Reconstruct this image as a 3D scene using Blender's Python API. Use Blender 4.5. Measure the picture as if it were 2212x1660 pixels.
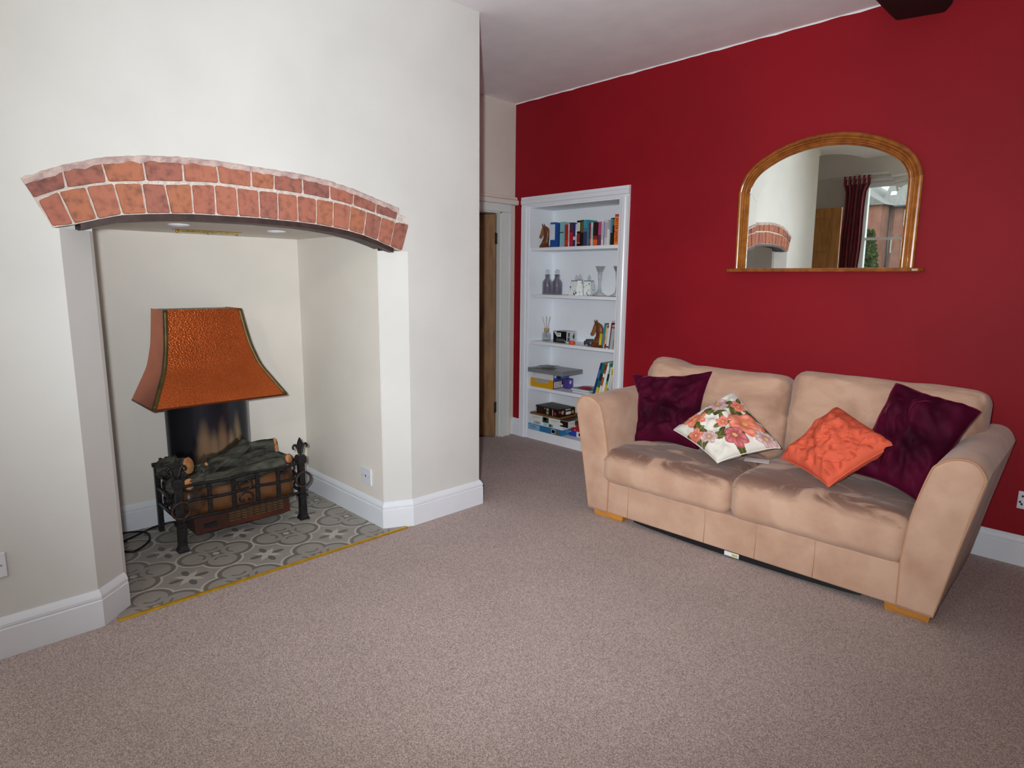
import bpy, bmesh, math, random
from mathutils import Vector, Matrix, noise
random.seed(7)
for o in list(bpy.data.objects): bpy.data.objects.remove(o)
S = bpy.context.scene
COL = S.collection
PI = math.pi

# ------------------------------------------------------------------ camera
cd = bpy.data.cameras.new('camera'); cam = bpy.data.objects.new('camera', cd); COL.objects.link(cam)
F_PX, YAW, PITCH, ROLL = 1341.25, 0.7939, 0.1672, 0.0102
cd.sensor_fit = 'HORIZONTAL'; cd.sensor_width = 36.0; cd.lens = 36.0*F_PX/2212.0
cd.clip_start = 0.02; cd.clip_end = 200
fw = Vector((-math.sin(YAW)*math.cos(PITCH), math.cos(YAW)*math.cos(PITCH), -math.sin(PITCH)))
rt = Vector((math.cos(YAW), math.sin(YAW), 0)); up = rt.cross(fw)
r2 = rt*math.cos(ROLL)+up*math.sin(ROLL); u2 = up*math.cos(ROLL)-rt*math.sin(ROLL)
m = Matrix((r2, u2, -fw)).transposed().to_4x4(); m.translation = Vector((0, 0, 1.37))
cam.matrix_world = m
S.camera = cam

# ------------------------------------------------------------------ view, world, lights
vs = S.view_settings
vs.view_transform = 'Standard'; vs.look = 'None'; vs.exposure = 0.0; vs.gamma = 1.0; vs.use_curve_mapping = False
S.cycles.use_denoising = True
S.cycles.max_bounces = 8; S.cycles.diffuse_bounces = 5; S.cycles.glossy_bounces = 4
S.cycles.transmission_bounces = 8; S.cycles.transparent_max_bounces = 8
S.cycles.caustics_reflective = False; S.cycles.caustics_refractive = False
S.cycles.sample_clamp_indirect = 6.0
W = bpy.data.worlds.new('overcast_sky'); S.world = W; W.use_nodes = True
bg = W.node_tree.nodes['Background']
bg.inputs['Color'].default_value = (0.82, 0.92, 1.0, 1); bg.inputs['Strength'].default_value = 4.6

def lamp(name, typ, loc, energy, color=(1, 1, 1), **kw):
    l = bpy.data.lights.new(name, typ); l.energy = energy; l.color = color
    for k, v in kw.items(): setattr(l, k, v)
    o = bpy.data.objects.new(name, l); o.location = loc; COL.objects.link(o); return o
# the photographer's flash, held a little to the left of the lens
flash = lamp('camera_flash', 'SPOT', (-0.09, -0.05, 1.42), 400, (0.94, 0.975, 1.0), shadow_soft_size=0.035, spot_size=math.radians(112), spot_blend=1.0)
flash.rotation_euler = Vector((-0.66, 0.74, 0.10)).to_track_quat('-Z', 'Y').to_euler()

# ------------------------------------------------------------------ materials
def lin(c):
    if isinstance(c, str):
        c = c.lstrip('#'); c = [int(c[i:i+2], 16)/255 for i in (0, 2, 4)]
    return tuple((x/12.92 if x <= .04045 else ((x+.055)/1.055)**2.4) for x in c)
def nn(nt, typ, **kw):
    n = nt.nodes.new(typ)
    for k, v in kw.items():
        if k in n.inputs.keys() if hasattr(n.inputs, 'keys') else False: n.inputs[k].default_value = v
        else: setattr(n, k, v)
    return n
MATS = {}
def mat(name, col, rough=.6, metal=0., var=.0, vscale=6., col2=None, vlo=.35, vhi=.65, stretch=None, detail=4., bump=0., bscale=80., bdist=.002, btype='noise', spec=.5, coat=0., trans=0., ior=1.45, emit=None, estr=0., attr=None, sheen=0., distort=0., alpha=1.):
    if name in MATS: return MATS[name]
    m = bpy.data.materials.new(name); m.use_nodes = True; nt = m.node_tree
    p = nt.nodes['Principled BSDF']; L = nt.links.new
    c = lin(col)
    p.inputs['Base Color'].default_value = (*c, 1); p.inputs['Roughness'].default_value = rough
    p.inputs['Metallic'].default_value = metal; p.inputs['Specular IOR Level'].default_value = spec
    p.inputs['Coat Weight'].default_value = coat; p.inputs['Transmission Weight'].default_value = trans
    p.inputs['IOR'].default_value = ior; p.inputs['Sheen Weight'].default_value = sheen; p.inputs['Alpha'].default_value = alpha
    if emit: p.inputs['Emission Color'].default_value = (*lin(emit), 1); p.inputs['Emission Strength'].default_value = estr
    tc = nt.nodes.new('ShaderNodeTexCoord'); mp = nt.nodes.new('ShaderNodeMapping'); L(tc.outputs['Object'], mp.inputs[0])
    if stretch: mp.inputs['Scale'].default_value = stretch
    src = None
    if attr:
        a = nt.nodes.new('ShaderNodeAttribute'); a.attribute_name = attr; src = a.outputs['Color']
    if var or col2:
        n = nt.nodes.new('ShaderNodeTexNoise'); n.inputs['Scale'].default_value = vscale; n.inputs['Detail'].default_value = detail
        n.inputs['Distortion'].default_value = distort
        L(mp.outputs[0], n.inputs['Vector'])
        r = nt.nodes.new('ShaderNodeMapRange'); r.inputs[1].default_value = vlo; r.inputs[2].default_value = vhi
        L(n.outputs['Fac'], r.inputs[0])
        mx = nt.nodes.new('ShaderNodeMix'); mx.data_type = 'RGBA'
        L(r.outputs[0], mx.inputs[0])
        if col2: A, B = c, lin(col2)
        else: A, B = tuple(x*(1-var) for x in c), tuple(min(1, x*(1+var)) for x in c)
        mx.inputs[6].default_value = (*A, 1); mx.inputs[7].default_value = (*B, 1)
        if src:
            if not col2:
                mx.inputs[6].default_value = (1-var,)*3+(1,); mx.inputs[7].default_value = (1+var,)*3+(1,)
            mu = nt.nodes.new('ShaderNodeMix'); mu.data_type = 'RGBA'; mu.blend_type = 'MULTIPLY'; mu.inputs[0].default_value = 1
            L(src, mu.inputs[6]); L(mx.outputs[2], mu.inputs[7]); src = mu.outputs[2]
        else: src = mx.outputs[2]
    if src: L(src, p.inputs['Base Color'])
    if bump:
        b = nt.nodes.new('ShaderNodeBump'); b.inputs['Strength'].default_value = bump; b.inputs['Distance'].default_value = bdist
        if btype == 'voronoi':
            t = nt.nodes.new('ShaderNodeTexVoronoi'); t.inputs['Scale'].default_value = bscale; o = t.outputs['Distance']
        else:
            t = nt.nodes.new('ShaderNodeTexNoise'); t.inputs['Scale'].default_value = bscale; t.inputs['Detail'].default_value = 3; o = t.outputs['Fac']
        L(mp.outputs[0], t.inputs['Vector']); L(o, b.inputs['Height']); L(b.outputs[0], p.inputs['Normal'])
    MATS[name] = m
    return m

plaster = mat('cream_plaster', '#cfcfcc', .75, var=.035, vscale=2.2, bump=.25, bscale=9, bdist=.004)
alcove_paint = mat('pale_alcove_paint', '#d8cfc6', .8, var=.03, vscale=3, bump=.2, bscale=10, bdist=.003)
inner_paint = mat('recess_cream_paint', '#dfdad2', .75, var=.02, vscale=4)
red_paint = mat('crimson_wall_paint', '#8b0f1d', .6, var=.08, vscale=1.6, bump=.15, bscale=220, bdist=.0012, spec=.25)
ceil_paint = mat('ceiling_white_paint', '#ece9ec', .8, var=.03, vscale=5, bump=.15, bscale=12, bdist=.003)
gloss_white = mat('white_gloss_woodwork', '#dfe3ea', .28, var=.015, vscale=5)
shelf_white = mat('white_shelf_paint', '#e8ecf2', .4, var=.015, vscale=4)
door_white = mat('off_white_door_paint', '#d3d5d2', .35, var=.02, vscale=4)
dark_beam = mat('dark_stained_beam', '#120b0a', .6, var=.3, vscale=6, stretch=(6, 1, 6), bump=.4, bscale=20)
black_iron = mat('black_cast_iron', '#16161a', .42, metal=.3, var=.5, vscale=60, col2='#2c2a2a', bump=.5, bscale=90, bdist=.002)
rust_iron = mat('rusted_iron', '#3a2a22', .6, metal=.2, var=.4, vscale=50, bump=.4, bscale=90)
brick_mats = [mat('red_brick_%d' % i, c, .92, col2=d, vscale=34, vlo=.46, vhi=.74, detail=10, bump=.6, bscale=110, bdist=.003) for i, (c, d) in enumerate([('#a76857', '#7b4f44'), ('#aa6c58', '#875648'), ('#9d6456', '#6f4a43'), ('#ab6d53', '#7a5042'), ('#925e55', '#614440')])]
mortar_mat = mat('lime_mortar', '#c4b6ad', .95, col2='#dcd2c9', vscale=40, bump=1., bscale=120, bdist=.006)
lip_mat = mat('stained_plaster_lip', '#a98f8b', .9, col2='#c9b6ae', vscale=30, bump=.9, bscale=60, bdist=.006)
lintel_mat = mat('brown_painted_iron_bar', '#3a2a28', .5, var=.3, vscale=20, bump=.3, bscale=40)
brass = mat('polished_brass', '#c9a040', .3, metal=.9, var=.1, vscale=30)
gold_trim_mat = mat('brass_carpet_trim', '#c79b25', .35, metal=.6, var=.12, vscale=25)
olive_strip = mat('antique_brass_strip', '#5e4f2c', .45, metal=.5, var=.2, vscale=20)
copper = mat('hammered_copper', '#d46c38', .32, metal=.92, var=.08, vscale=5, bump=.5, bscale=110, bdist=.003, btype='voronoi', stretch=(1, 1, 1.7))
chrome_dark = mat('smoked_steel', '#3b3d47', .2, metal=.9, attr='Col', var=.05, vscale=4)
char_log = mat('charred_log_bark', '#1e1e1b', .95, col2='#55564c', vscale=26, stretch=(1, .35, 1), detail=8, bump=1., bscale=45, bdist=.012)
log_end_mat = mat('sawn_log_end', '#d29a66', .8, col2='#b8713f', vscale=30)
amber = mat('amber_fuel_bed', '#6b4528', .4, col2='#211713', vscale=9, vlo=.42, vhi=.62, detail=6, coat=.3)
firebox_mat = mat('brown_firebox_enamel', '#5a2412', .4, col2='#2c1610', vscale=5)
black_rubber = mat('black_rubber', '#141416', .5)
suede = mat('sand_suede', '#c9a68f', .9, col2='#b18a74', vscale=5, vlo=.38, vhi=.72, detail=6, bump=.25, bscale=14, bdist=.004, spec=.15, sheen=.25)
suede_dark = mat('brushed_brown_suede', '#bd9884', .9, col2='#8a6c60', vscale=4.5, vlo=.46, vhi=.56, stretch=(.8, 1.6, 1), detail=7, distort=1.2, bump=.35, bscale=12, bdist=.005, spec=.15, sheen=.25)
suede_back = mat('creased_sand_suede', '#c6a28b', .9, col2='#a98470', vscale=4, vlo=.38, vhi=.7, detail=6, bump=.8, bscale=8, bdist=.014, stretch=(1, 1, 1.6), distort=.8, spec=.15, sheen=.25)
piping_mat = mat('suede_piping', '#b98d70', .9)
oak = mat('honey_oak', '#c98a3c', .5, col2='#b0742e', vscale=8, stretch=(1, 6, 6))
plum = mat('plum_velvet', '#520c2a', .65, col2='#2a0516', vscale=4.5, vlo=.35, vhi=.65, detail=6, sheen=.55, spec=.08, bump=.15, bscale=14, bdist=.004)
MATS['plum_velvet'].node_tree.nodes['Principled BSDF'].inputs['Sheen Tint'].default_value = (*lin('#b04068'), 1)
MATS['plum_velvet'].node_tree.nodes['Principled BSDF'].inputs['Sheen Roughness'].default_value = .28
print_mat = mat('printed_fabric', '#ffffff', .85, attr='Col', var=.02, vscale=30, spec=.2, bump=.15, bscale=300, bdist=.0008)
pine_frame = mat('varnished_pine_frame', '#9c5a1e', .22, col2='#7a4012', vscale=7, stretch=(3, 3, 3), detail=5, coat=.5)
pine_frame2 = mat('light_varnished_pine_frame', '#b06e28', .22, col2='#94561c', vscale=7, stretch=(3, 3, 3), detail=5, coat=.5)
mirror_mat = mat('mirror_silvering', '#f3f6f1', .01, metal=1.)
old_pine = mat('knotty_old_pine', '#8d6742', .55, col2='#61422a', vscale=5, stretch=(4, 4, .8), vlo=.4, vhi=.75, detail=6)
pine_door_mat = mat('warm_pine_door', '#c08a4c', .45, col2='#a87238', vscale=6, stretch=(5, 5, .7))
horse_wood = mat('carved_teak', '#7a4a2a', .4, col2='#54301c', vscale=16, stretch=(1, 1, 2))
horse_face = mat('carved_light_teak', '#a06a3c', .4, col2='#8a5630', vscale=14)
white_plastic = mat('white_plastic', '#d9dbe4', .35)
def thin_glass(name, tint, edge=.55, base=.05, rough=.02):
    m = bpy.data.materials.new(name); m.use_nodes = True; nt = m.node_tree
    nt.nodes.remove(nt.nodes['Principled BSDF']); out = [n for n in nt.nodes if n.type == 'OUTPUT_MATERIAL'][0]
    t = nt.nodes.new('ShaderNodeBsdfTransparent'); t.inputs[0].default_value = (*tint, 1)
    g = nt.nodes.new('ShaderNodeBsdfGlossy'); g.inputs['Roughness'].default_value = rough
    lw = nt.nodes.new('ShaderNodeLayerWeight'); lw.inputs['Blend'].default_value = .35
    mr = nt.nodes.new('ShaderNodeMapRange'); mr.inputs[3].default_value = base; mr.inputs[4].default_value = edge
    nt.links.new(lw.outputs['Facing'], mr.inputs[0])
    mx = nt.nodes.new('ShaderNodeMixShader'); nt.links.new(mr.outputs[0], mx.inputs[0]); nt.links.new(t.outputs[0], mx.inputs[1]); nt.links.new(g.outputs[0], mx.inputs[2])
    nt.links.new(mx.outputs[0], out.inputs[0]); return m
clear_glass = thin_glass('clear_glass', (.965, .975, .97), .6, .06)
smoke_glass = thin_glass('smoked_glass', (.80, .785, .815), .45, .05)
cut_glass = thin_glass('cut_glass', (.955, .965, .955), .5, .07, .06)
win_glass = mat('window_glass', '#ffffff', .0, trans=1., ior=1.0)
frost_plastic = mat('frosted_plastic', '#9a9ca2', .3, trans=.35, ior=1.3)
curtain_mat = mat('wine_curtain', '#8a1836', .85, col2='#6c102a', vscale=9, sheen=.4)
grass_mat = mat('lawn', '#5c6440', .95, var=.3, vscale=3)
sage_paint = mat('sage_window_paint', '#a8b09f', .5)
slate_mat = mat('stone_roof_slates', '#6c6864', .9, col2='#57544f', vscale=9, stretch=(1, 1, 4))
hbrick = mat('house_brickwork', '#7d5244', .9, col2='#6a4338', vscale=3)
foliage_mat = mat('shrub_leaf', '#56633a', .8, col2='#3f4c2a', vscale=5)
paper_mat = mat('white_paper', '#e6e8ea', .7)
# suede whose nap is brushed dark in streaks where people sit
nap_suede = mat('sat_on_suede', '#c9a68f', .9, col2='#b18a74', vscale=5, vlo=.38, vhi=.72, detail=6, bump=.3, bscale=13, bdist=.005, spec=.15, sheen=.2)
nt = nap_suede.node_tree; p = nt.nodes['Principled BSDF']; old = p.inputs['Base Color'].links[0].from_socket
at_ = nt.nodes.new('ShaderNodeAttribute'); at_.attribute_name = 'Col'
tcn = [n for n in nt.nodes if n.type == 'TEX_COORD'][0]
mpn = nt.nodes.new('ShaderNodeMapping'); mpn.inputs['Scale'].default_value = (1.0, 2.2, 1.); mpn.inputs['Rotation'].default_value = (0, 0, .5); nt.links.new(tcn.outputs['Object'], mpn.inputs[0])
nz_ = nt.nodes.new('ShaderNodeTexNoise'); nz_.inputs['Scale'].default_value = 4.2; nz_.inputs['Detail'].default_value = 8; nz_.inputs['Distortion'].default_value = 1.0; nt.links.new(mpn.outputs[0], nz_.inputs['Vector'])
mr_ = nt.nodes.new('ShaderNodeMapRange'); mr_.inputs[1].default_value = .46; mr_.inputs[2].default_value = .545; mr_.inputs[3].default_value = .22; nt.links.new(nz_.outputs['Fac'], mr_.inputs[0])
mu_ = nt.nodes.new('ShaderNodeMath'); mu_.operation = 'MULTIPLY'; nt.links.new(mr_.outputs[0], mu_.inputs[0]); nt.links.new(at_.outputs['Fac'], mu_.inputs[1])
mx_ = nt.nodes.new('ShaderNodeMix'); mx_.data_type = 'RGBA'; nt.links.new(mu_.outputs[0], mx_.inputs[0]); nt.links.new(old, mx_.inputs[6]); mx_.inputs[7].default_value = (*lin('#7b5c50'), 1)
nt.links.new(mx_.outputs[2], p.inputs['Base Color'])
def flat(c, rough=.5): return mat('paint_'+c.lstrip('#'), c, rough, var=.03, vscale=12)

# carpet: flecked loop pile
carpet = mat('taupe_flecked_carpet', '#978076', .95, spec=.1)
nt = carpet.node_tree; L = nt.links.new; p = nt.nodes['Principled BSDF']
tc = [n for n in nt.nodes if n.type == 'TEX_COORD'][0]
n1 = nt.nodes.new('ShaderNodeTexNoise'); n1.inputs['Scale'].default_value = 170; n1.inputs['Detail'].default_value = 6; n1.inputs['Roughness'].default_value = .8
n2 = nt.nodes.new('ShaderNodeTexNoise'); n2.inputs['Scale'].default_value = 3.2; n2.inputs['Detail'].default_value = 5
L(tc.outputs['Object'], n1.inputs['Vector']); L(tc.outputs['Object'], n2.inputs['Vector'])
cr = nt.nodes.new('ShaderNodeValToRGB'); e = cr.color_ramp.elements
e[0].position = .30; e[0].color = (*lin('#8e7f7b'), 1); e[1].position = .72; e[1].color = (*lin('#cdbcb8'), 1)
x = cr.color_ramp.elements.new(.5); x.color = (*lin('#ac9c98'), 1)
vo = nt.nodes.new('ShaderNodeTexVoronoi'); vo.inputs['Scale'].default_value = 400; L(tc.outputs['Object'], vo.inputs['Vector'])
sp = nt.nodes.new('ShaderNodeSeparateColor'); L(vo.outputs['Color'], sp.inputs[0])
ma = nt.nodes.new('ShaderNodeMix'); ma.data_type = 'FLOAT'; ma.inputs[0].default_value = .55; L(n1.outputs['Fac'], ma.inputs[2]); L(sp.outputs[0], ma.inputs[3])
L(ma.outputs[0], cr.inputs[0])
mr = nt.nodes.new('ShaderNodeMapRange'); mr.inputs[3].default_value = .90; mr.inputs[4].default_value = 1.10
L(n2.outputs['Fac'], mr.inputs[0])
mu = nt.nodes.new('ShaderNodeMix'); mu.data_type = 'RGBA'; mu.blend_type = 'MULTIPLY'; mu.inputs[0].default_value = 1
L(cr.outputs[0], mu.inputs[6]); L(mr.outputs[0], mu.inputs[7]); L(mu.outputs[2], p.inputs['Base Color'])
b = nt.nodes.new('ShaderNodeBump'); b.inputs['Strength'].default_value = .05; b.inputs['Distance'].default_value = .001
L(n1.outputs['Fac'], b.inputs['Height']); L(b.outputs[0], p.inputs['Normal'])

# patterned cement tile: rings, petals and stars drawn with math nodes in the tile's own coordinates
tile_mat = mat('patterned_cement_tile', '#8f8b86', .5)
nt = tile_mat.node_tree; p = nt.nodes['Principled BSDF']
class X:
    def __init__(s, sock): s.s = sock
    def op(s, o, b=None, c=None):
        n = nt.nodes.new('ShaderNodeMath'); n.operation = o
        for i, v in enumerate((s, b, c)):
            if v is None: continue
            if isinstance(v, X): nt.links.new(v.s, n.inputs[i])
            else: n.inputs[i].default_value = v
        return X(n.outputs[0])
    def __add__(s, o): return s.op('ADD', o)
    def __sub__(s, o): return s.op('SUBTRACT', o)
    def __mul__(s, o): return s.op('MULTIPLY', o)
    def abs(s): return s.op('ABSOLUTE')
    def lt(s, o): return s.op('LESS_THAN', o)
    def mx(s, o): return s.op('MAXIMUM', o)
    def mn(s, o): return s.op('MINIMUM', o)
def hyp(a, b): return (a*a+b*b).op('SQRT')
tcn = [n for n in nt.nodes if n.type == 'TEX_COORD'][0]
sx = nt.nodes.new('ShaderNodeSeparateXYZ'); nt.links.new(tcn.outputs['Object'], sx.inputs[0])
T = .363
u = X(sx.outputs[0])*(1/T); v = X(sx.outputs[1])*(1/T)
au, av = u.abs(), v.abs()
cu, cv = au-.5, av-.5
rc = hyp(cu, cv)                       # distance to nearest corner
r0 = hyp(u, v)
re = hyp(au-.5, av).mn(hyp(au, av-.5)) # distance to nearest edge middle
dq = hyp(au-.5, av-.25).mn(hyp(au-.25, av-.5))   # rings on the quarter points of every edge
dark = (dq-.205).abs().lt(.026).mx((dq-.10).abs().lt(.016)*rc.lt(.22))
white = (dq-.25).abs().lt(.013).mx(rc.lt(.045))
du = au.mx(av); dv = au.mn(av); d1 = (u+v).abs()*.7071; d2_ = (u-v).abs()*.7071
petal = hyp((du-.15)*(1/.085), dv*(1/.042)).lt(1.0)
star = (d1.op('POWER', .55)+d2_.op('POWER', .55)).lt(.46)
def mixc(fac, a, bcol):
    n = nt.nodes.new('ShaderNodeMix'); n.data_type = 'RGBA'
    nt.links.new(fac.s, n.inputs[0])
    if isinstance(a, tuple): n.inputs[6].default_value = (*a, 1)
    else: nt.links.new(a, n.inputs[6])
    n.inputs[7].default_value = (*bcol, 1)
    return n.outputs[2]
nz = nt.nodes.new('ShaderNodeTexNoise'); nz.inputs['Scale'].default_value = 9; nt.links.new(tcn.outputs['Object'], nz.inputs['Vector'])
basec = mixc(X(nz.outputs['Fac']), lin('#a19a93'), lin('#918e89'))
c1 = mixc(dark*.85, basec, lin('#6a6661')); c2 = mixc(white*.8, c1, lin('#c2beb8'))
c3 = mixc(star*.8, c2, lin('#bfbbb5')); c4 = mixc(petal*.9, c3, lin('#62605d'))
nt.links.new(c4, p.inputs['Base Color'])

# ------------------------------------------------------------------ mesh helpers
class MB:
    def __init__(s): s.v = []; s.f = []; s.mi = []; s.sm = []
    def add(s, verts, faces, mi=0, smooth=False):
        o = len(s.v); s.v += [tuple(v) for v in verts]
        for f in faces: s.f.append([i+o for i in f]); s.mi.append(mi); s.sm.append(smooth)
        return s
    def box(s, x0, x1, y0, y1, z0, z1, mi=0, M=None):
        vs = [Vector((x, y, z)) for x in (x0, x1) for y in (y0, y1) for z in (z0, z1)]
        if M: vs = [M @ v for v in vs]
        return s.add(vs, [(0, 1, 3, 2), (4, 6, 7, 5), (0, 4, 5, 1), (2, 3, 7, 6), (0, 2, 6, 4), (1, 5, 7, 3)], mi)
    def prism(s, poly, axis, a, b, mi=0, smooth=False):
        """poly: 2D points; axis: extrusion axis index; remaining axes in order"""
        n = len(poly); ax = [i for i in range(3) if i != axis]; vs = []
        for h in (a, b):
            for q in poly:
                w = [0, 0, 0]; w[axis] = h; w[ax[0]] = q[0]; w[ax[1]] = q[1]; vs.append(w)
        o = len(s.v); s.v += [tuple(v) for v in vs]
        s.f.append([o+i for i in range(n)]); s.mi.append(mi); s.sm.append(False)
        s.f.append([o+n+i for i in reversed(range(n))]); s.mi.append(mi); s.sm.append(False)
        for i in range(n):
            j = (i+1) % n; s.f.append([o+j, o+i, o+n+i, o+n+j]); s.mi.append(mi); s.sm.append(smooth)
        return s
    def loft(s, rings, closed=True, caps=True, mi=0, smooth=True):
        n = len(rings[0]); vs = [p for r in rings for p in r]; fs = []
        for k in range(len(rings)-1):
            for i in range(n if closed else n-1):
                j = (i+1) % n; fs.append((k*n+i, k*n+j, (k+1)*n+j, (k+1)*n+i))
        s.add(vs, fs, mi, smooth)
        if caps and closed:
            o = len(s.v)-len(vs)
            s.f.append([o+i for i in reversed(range(n))]); s.mi.append(mi); s.sm.append(False)
            s.f.append([o+(len(rings)-1)*n+i for i in range(n)]); s.mi.append(mi); s.sm.append(False)
        return s
    def tube(s, path, r, n=8, mi=0, closed=False, caps=True):
        P = [Vector(p) for p in path]; N = len(P); rings = []
        up = Vector((0, 0, 1)); prev = None
        for i, q in enumerate(P):
            a = P[(i-1) % N] if (closed or i > 0) else q; c = P[(i+1) % N] if (closed or i < N-1) else q
            t = (c-a).normalized()
            if prev is None:
                ref = up if abs(t.dot(up)) < .9 else Vector((1, 0, 0)); nx = t.cross(ref).normalized()
            else:
                nx = (prev-t*prev.dot(t)); nx = nx.normalized() if nx.length > 1e-6 else prev
            prev = nx; ny = t.cross(nx); rr = r[i] if isinstance(r, (list, tuple)) else r
            rings.append([q+(nx*math.cos(2*PI*k/n)+ny*math.sin(2*PI*k/n))*rr for k in range(n)])
        if closed: rings.append(rings[0]); return s.loft(rings, True, False, mi)
        return s.loft(rings, True, caps, mi)
    def lathe(s, prof, c=(0, 0, 0), n=24, mi=0):
        rings = [[(c[0]+r*math.cos(2*PI*k/n), c[1]+r*math.sin(2*PI*k/n), c[2]+z) for k in range(n)] for r, z in prof]
        return s.loft(rings, True, True, mi)
    def ring(s, c, R, r, ax=0, n=28, m=8, mi=0):
        path = []
        for k in range(n):
            a = 2*PI*k/n; q = [R*math.cos(a), R*math.sin(a)]
            w = [0, 0, 0]; o = [i for i in range(3) if i != ax]; w[o[0]] = q[0]; w[o[1]] = q[1]
            path.append((c[0]+w[0], c[1]+w[1], c[2]+w[2]))
        return s.tube(path, r, m, mi, closed=True)
    def build(s, name, mats, parent=None, loc=None, col=None, bevel=0, rot=None):
        me = bpy.data.meshes.new(name); me.from_pydata([tuple(v) for v in s.v], [], s.f)
        for mm in (mats if isinstance(mats, (list, tuple)) else [mats]): me.materials.append(mm)
        for pl, i, sm in zip(me.polygons, s.mi, s.sm): pl.material_index = i; pl.use_smooth = sm
        if col:
            a = me.color_attributes.new('Col', 'FLOAT_COLOR', 'POINT')
            a.data.foreach_set('color', [x for c in col for x in (*c, 1)])
        bm = bmesh.new(); bm.from_mesh(me); bmesh.ops.recalc_face_normals(bm, faces=bm.faces[:]); bm.to_mesh(me); bm.free()
        me.update()
        o = bpy.data.objects.new(name, me); COL.objects.link(o)
        if parent: o.parent = parent
        if loc: o.location = loc
        if rot: o.rotation_euler = rot
        if bevel:
            b = o.modifiers.new('bevel', 'BEVEL'); b.width = bevel; b.segments = 2; b.limit_method = 'ANGLE'; b.angle_limit = .6
        return o
def tag(o, label=None, cat=None, group=None, kind=None):
    for k, v in (('label', label), ('category', cat), ('group', group), ('kind', kind)):
        if v: o[k] = v
    return o
def thing(name, label, cat, loc=(0, 0, 0), rz=0, group=None, kind=None):
    o = bpy.data.objects.new(name, None); COL.objects.link(o); o.location = loc; o.rotation_euler = (0, 0, rz); o.empty_display_size = .05
    return tag(o, label, cat, group, kind)
def struct(name, mb, m, label=None, cat=None, bevel=0):
    return tag(mb.build(name, m, bevel=bevel), label, cat, kind='structure')
def catmull(pts, k=6, closed=True):
    out = []; n = len(pts); P = [Vector(p) for p in pts]
    for i in range(n if closed else n-1):
        a, b, c, d = (P[(i-1) % n] if (closed or i > 0) else P[i]), P[i], P[(i+1) % n], (P[(i+2) % n] if (closed or i < n-2) else P[(i+1) % n])
        for j in range(k):
            t = j/k; out.append(.5*((2*b)+(c-a)*t+(2*a-5*b+4*c-d)*t*t+(3*b-a-3*c+d)*t**3))
    if not closed: out.append(P[-1])
    return out
def sweep(poly, prof, side=1, closed=False):
    """sweep a 2D profile (out, z) along a floor polyline with mitred corners"""
    P = [Vector((q[0], q[1])) for q in poly]; n = len(P); rings = []
    for i, q in enumerate(P):
        ns = []
        if i > 0 or closed: d = (q-P[i-1]).normalized(); ns.append(Vector((-d.y, d.x))*side)
        if i < n-1 or closed: d = (P[(i+1) % n]-q).normalized(); ns.append(Vector((-d.y, d.x))*side)
        nb = sum(ns, Vector((0, 0))).normalized(); k = 1/max(.35, nb.dot(ns[0]))
        rings.append([(q.x+nb.x*o*k, q.y+nb.y*o*k, z) for o, z in prof])
    mb = MB(); mb.loft(rings, True, True, 0, False); return mb
def text_mesh(body, size, extrude=.0004, align='CENTER'):
    c = bpy.data.curves.new('t', 'FONT'); c.body = body; c.size = size; c.extrude = extrude; c.align_x = align; c.align_y = 'CENTER'; c.resolution_u = 2
    o = bpy.data.objects.new('t', c); COL.objects.link(o)
    dg = bpy.context.evaluated_depsgraph_get()
    me = bpy.data.meshes.new_from_object(o.evaluated_get(dg)); bpy.data.objects.remove(o); bpy.data.curves.remove(c)
    return me
def lettering(body, size, m, parent, loc, rot, sx=1.):
    me = text_mesh(body, size); me.materials.clear(); me.materials.append(m)
    o = bpy.data.objects.new('lettering', me); COL.objects.link(o); o.parent = parent; o.location = loc; o.rotation_euler = rot; o.scale = (sx, 1, 1)
    return o
def nz3(v, s, seed=0.): return noise.noise(Vector(v)*s+Vector((seed, seed*1.7, seed*.3)))

# ------------------------------------------------------------------ room dimensions (metres)
D = 3.8235      # red wall
AX = -2.7527    # chimney breast face
H = 2.80
Y1 = 2.43; Y0 = -.40
X2 = -3.874     # alcove (door) wall
XB = -3.717     # back of fireplace recess
YL, YR = .56, 1.792
YW = -1.70      # window wall behind the camera
XL = -3.45      # near alcove wall
XR = 2.60
BX0, BX1 = -3.70, -2.78  # bookcase opening
BZ = 1.965

# floor
fl = MB(); fl.box(X2-.1, XR, Y1, D+.02, -.1, 0); fl.box(AX, XR, YW, Y1, -.1, 0); fl.box(XL, AX, YW, Y0, -.1, 0); fl.box(-2.87, AX, .43, 1.94, -.1, 0)
struct('floor', fl, carpet, 'taupe flecked wall-to-wall carpet', 'carpet')
hall = MB(); hall.box(-6.0, X2-.1, 2.0, 5.4, -.1, -.004)
struct('floor_hall', hall, mat('hall_carpet', '#8f7f78', .95, var=.15, vscale=120), 'paler carpet of the hall beyond the pine door', 'carpet')
ce = MB(); ce.box(-6.0, XR+.1, YW-.3, 5.4, H, H+.1); struct('ceiling', ce, ceil_paint, 'white painted ceiling with mauve shade', 'ceiling')

# red wall with the bookcase opening
rw = MB()
rw.box(X2-.12, BX0-.004, D, D+.34, 0, H); rw.box(BX1+.004, XR, D, D+.34, 0, H); rw.box(BX0-.004, BX1+.004, D, D+.34, BZ+.004, H)
rw.box(BX0-.004, BX1+.004, D+.32, D+.34, 0, BZ+.004)
struct('wall_back', rw, red_paint, 'deep red painted wall behind the sofa', 'wall')
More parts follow.
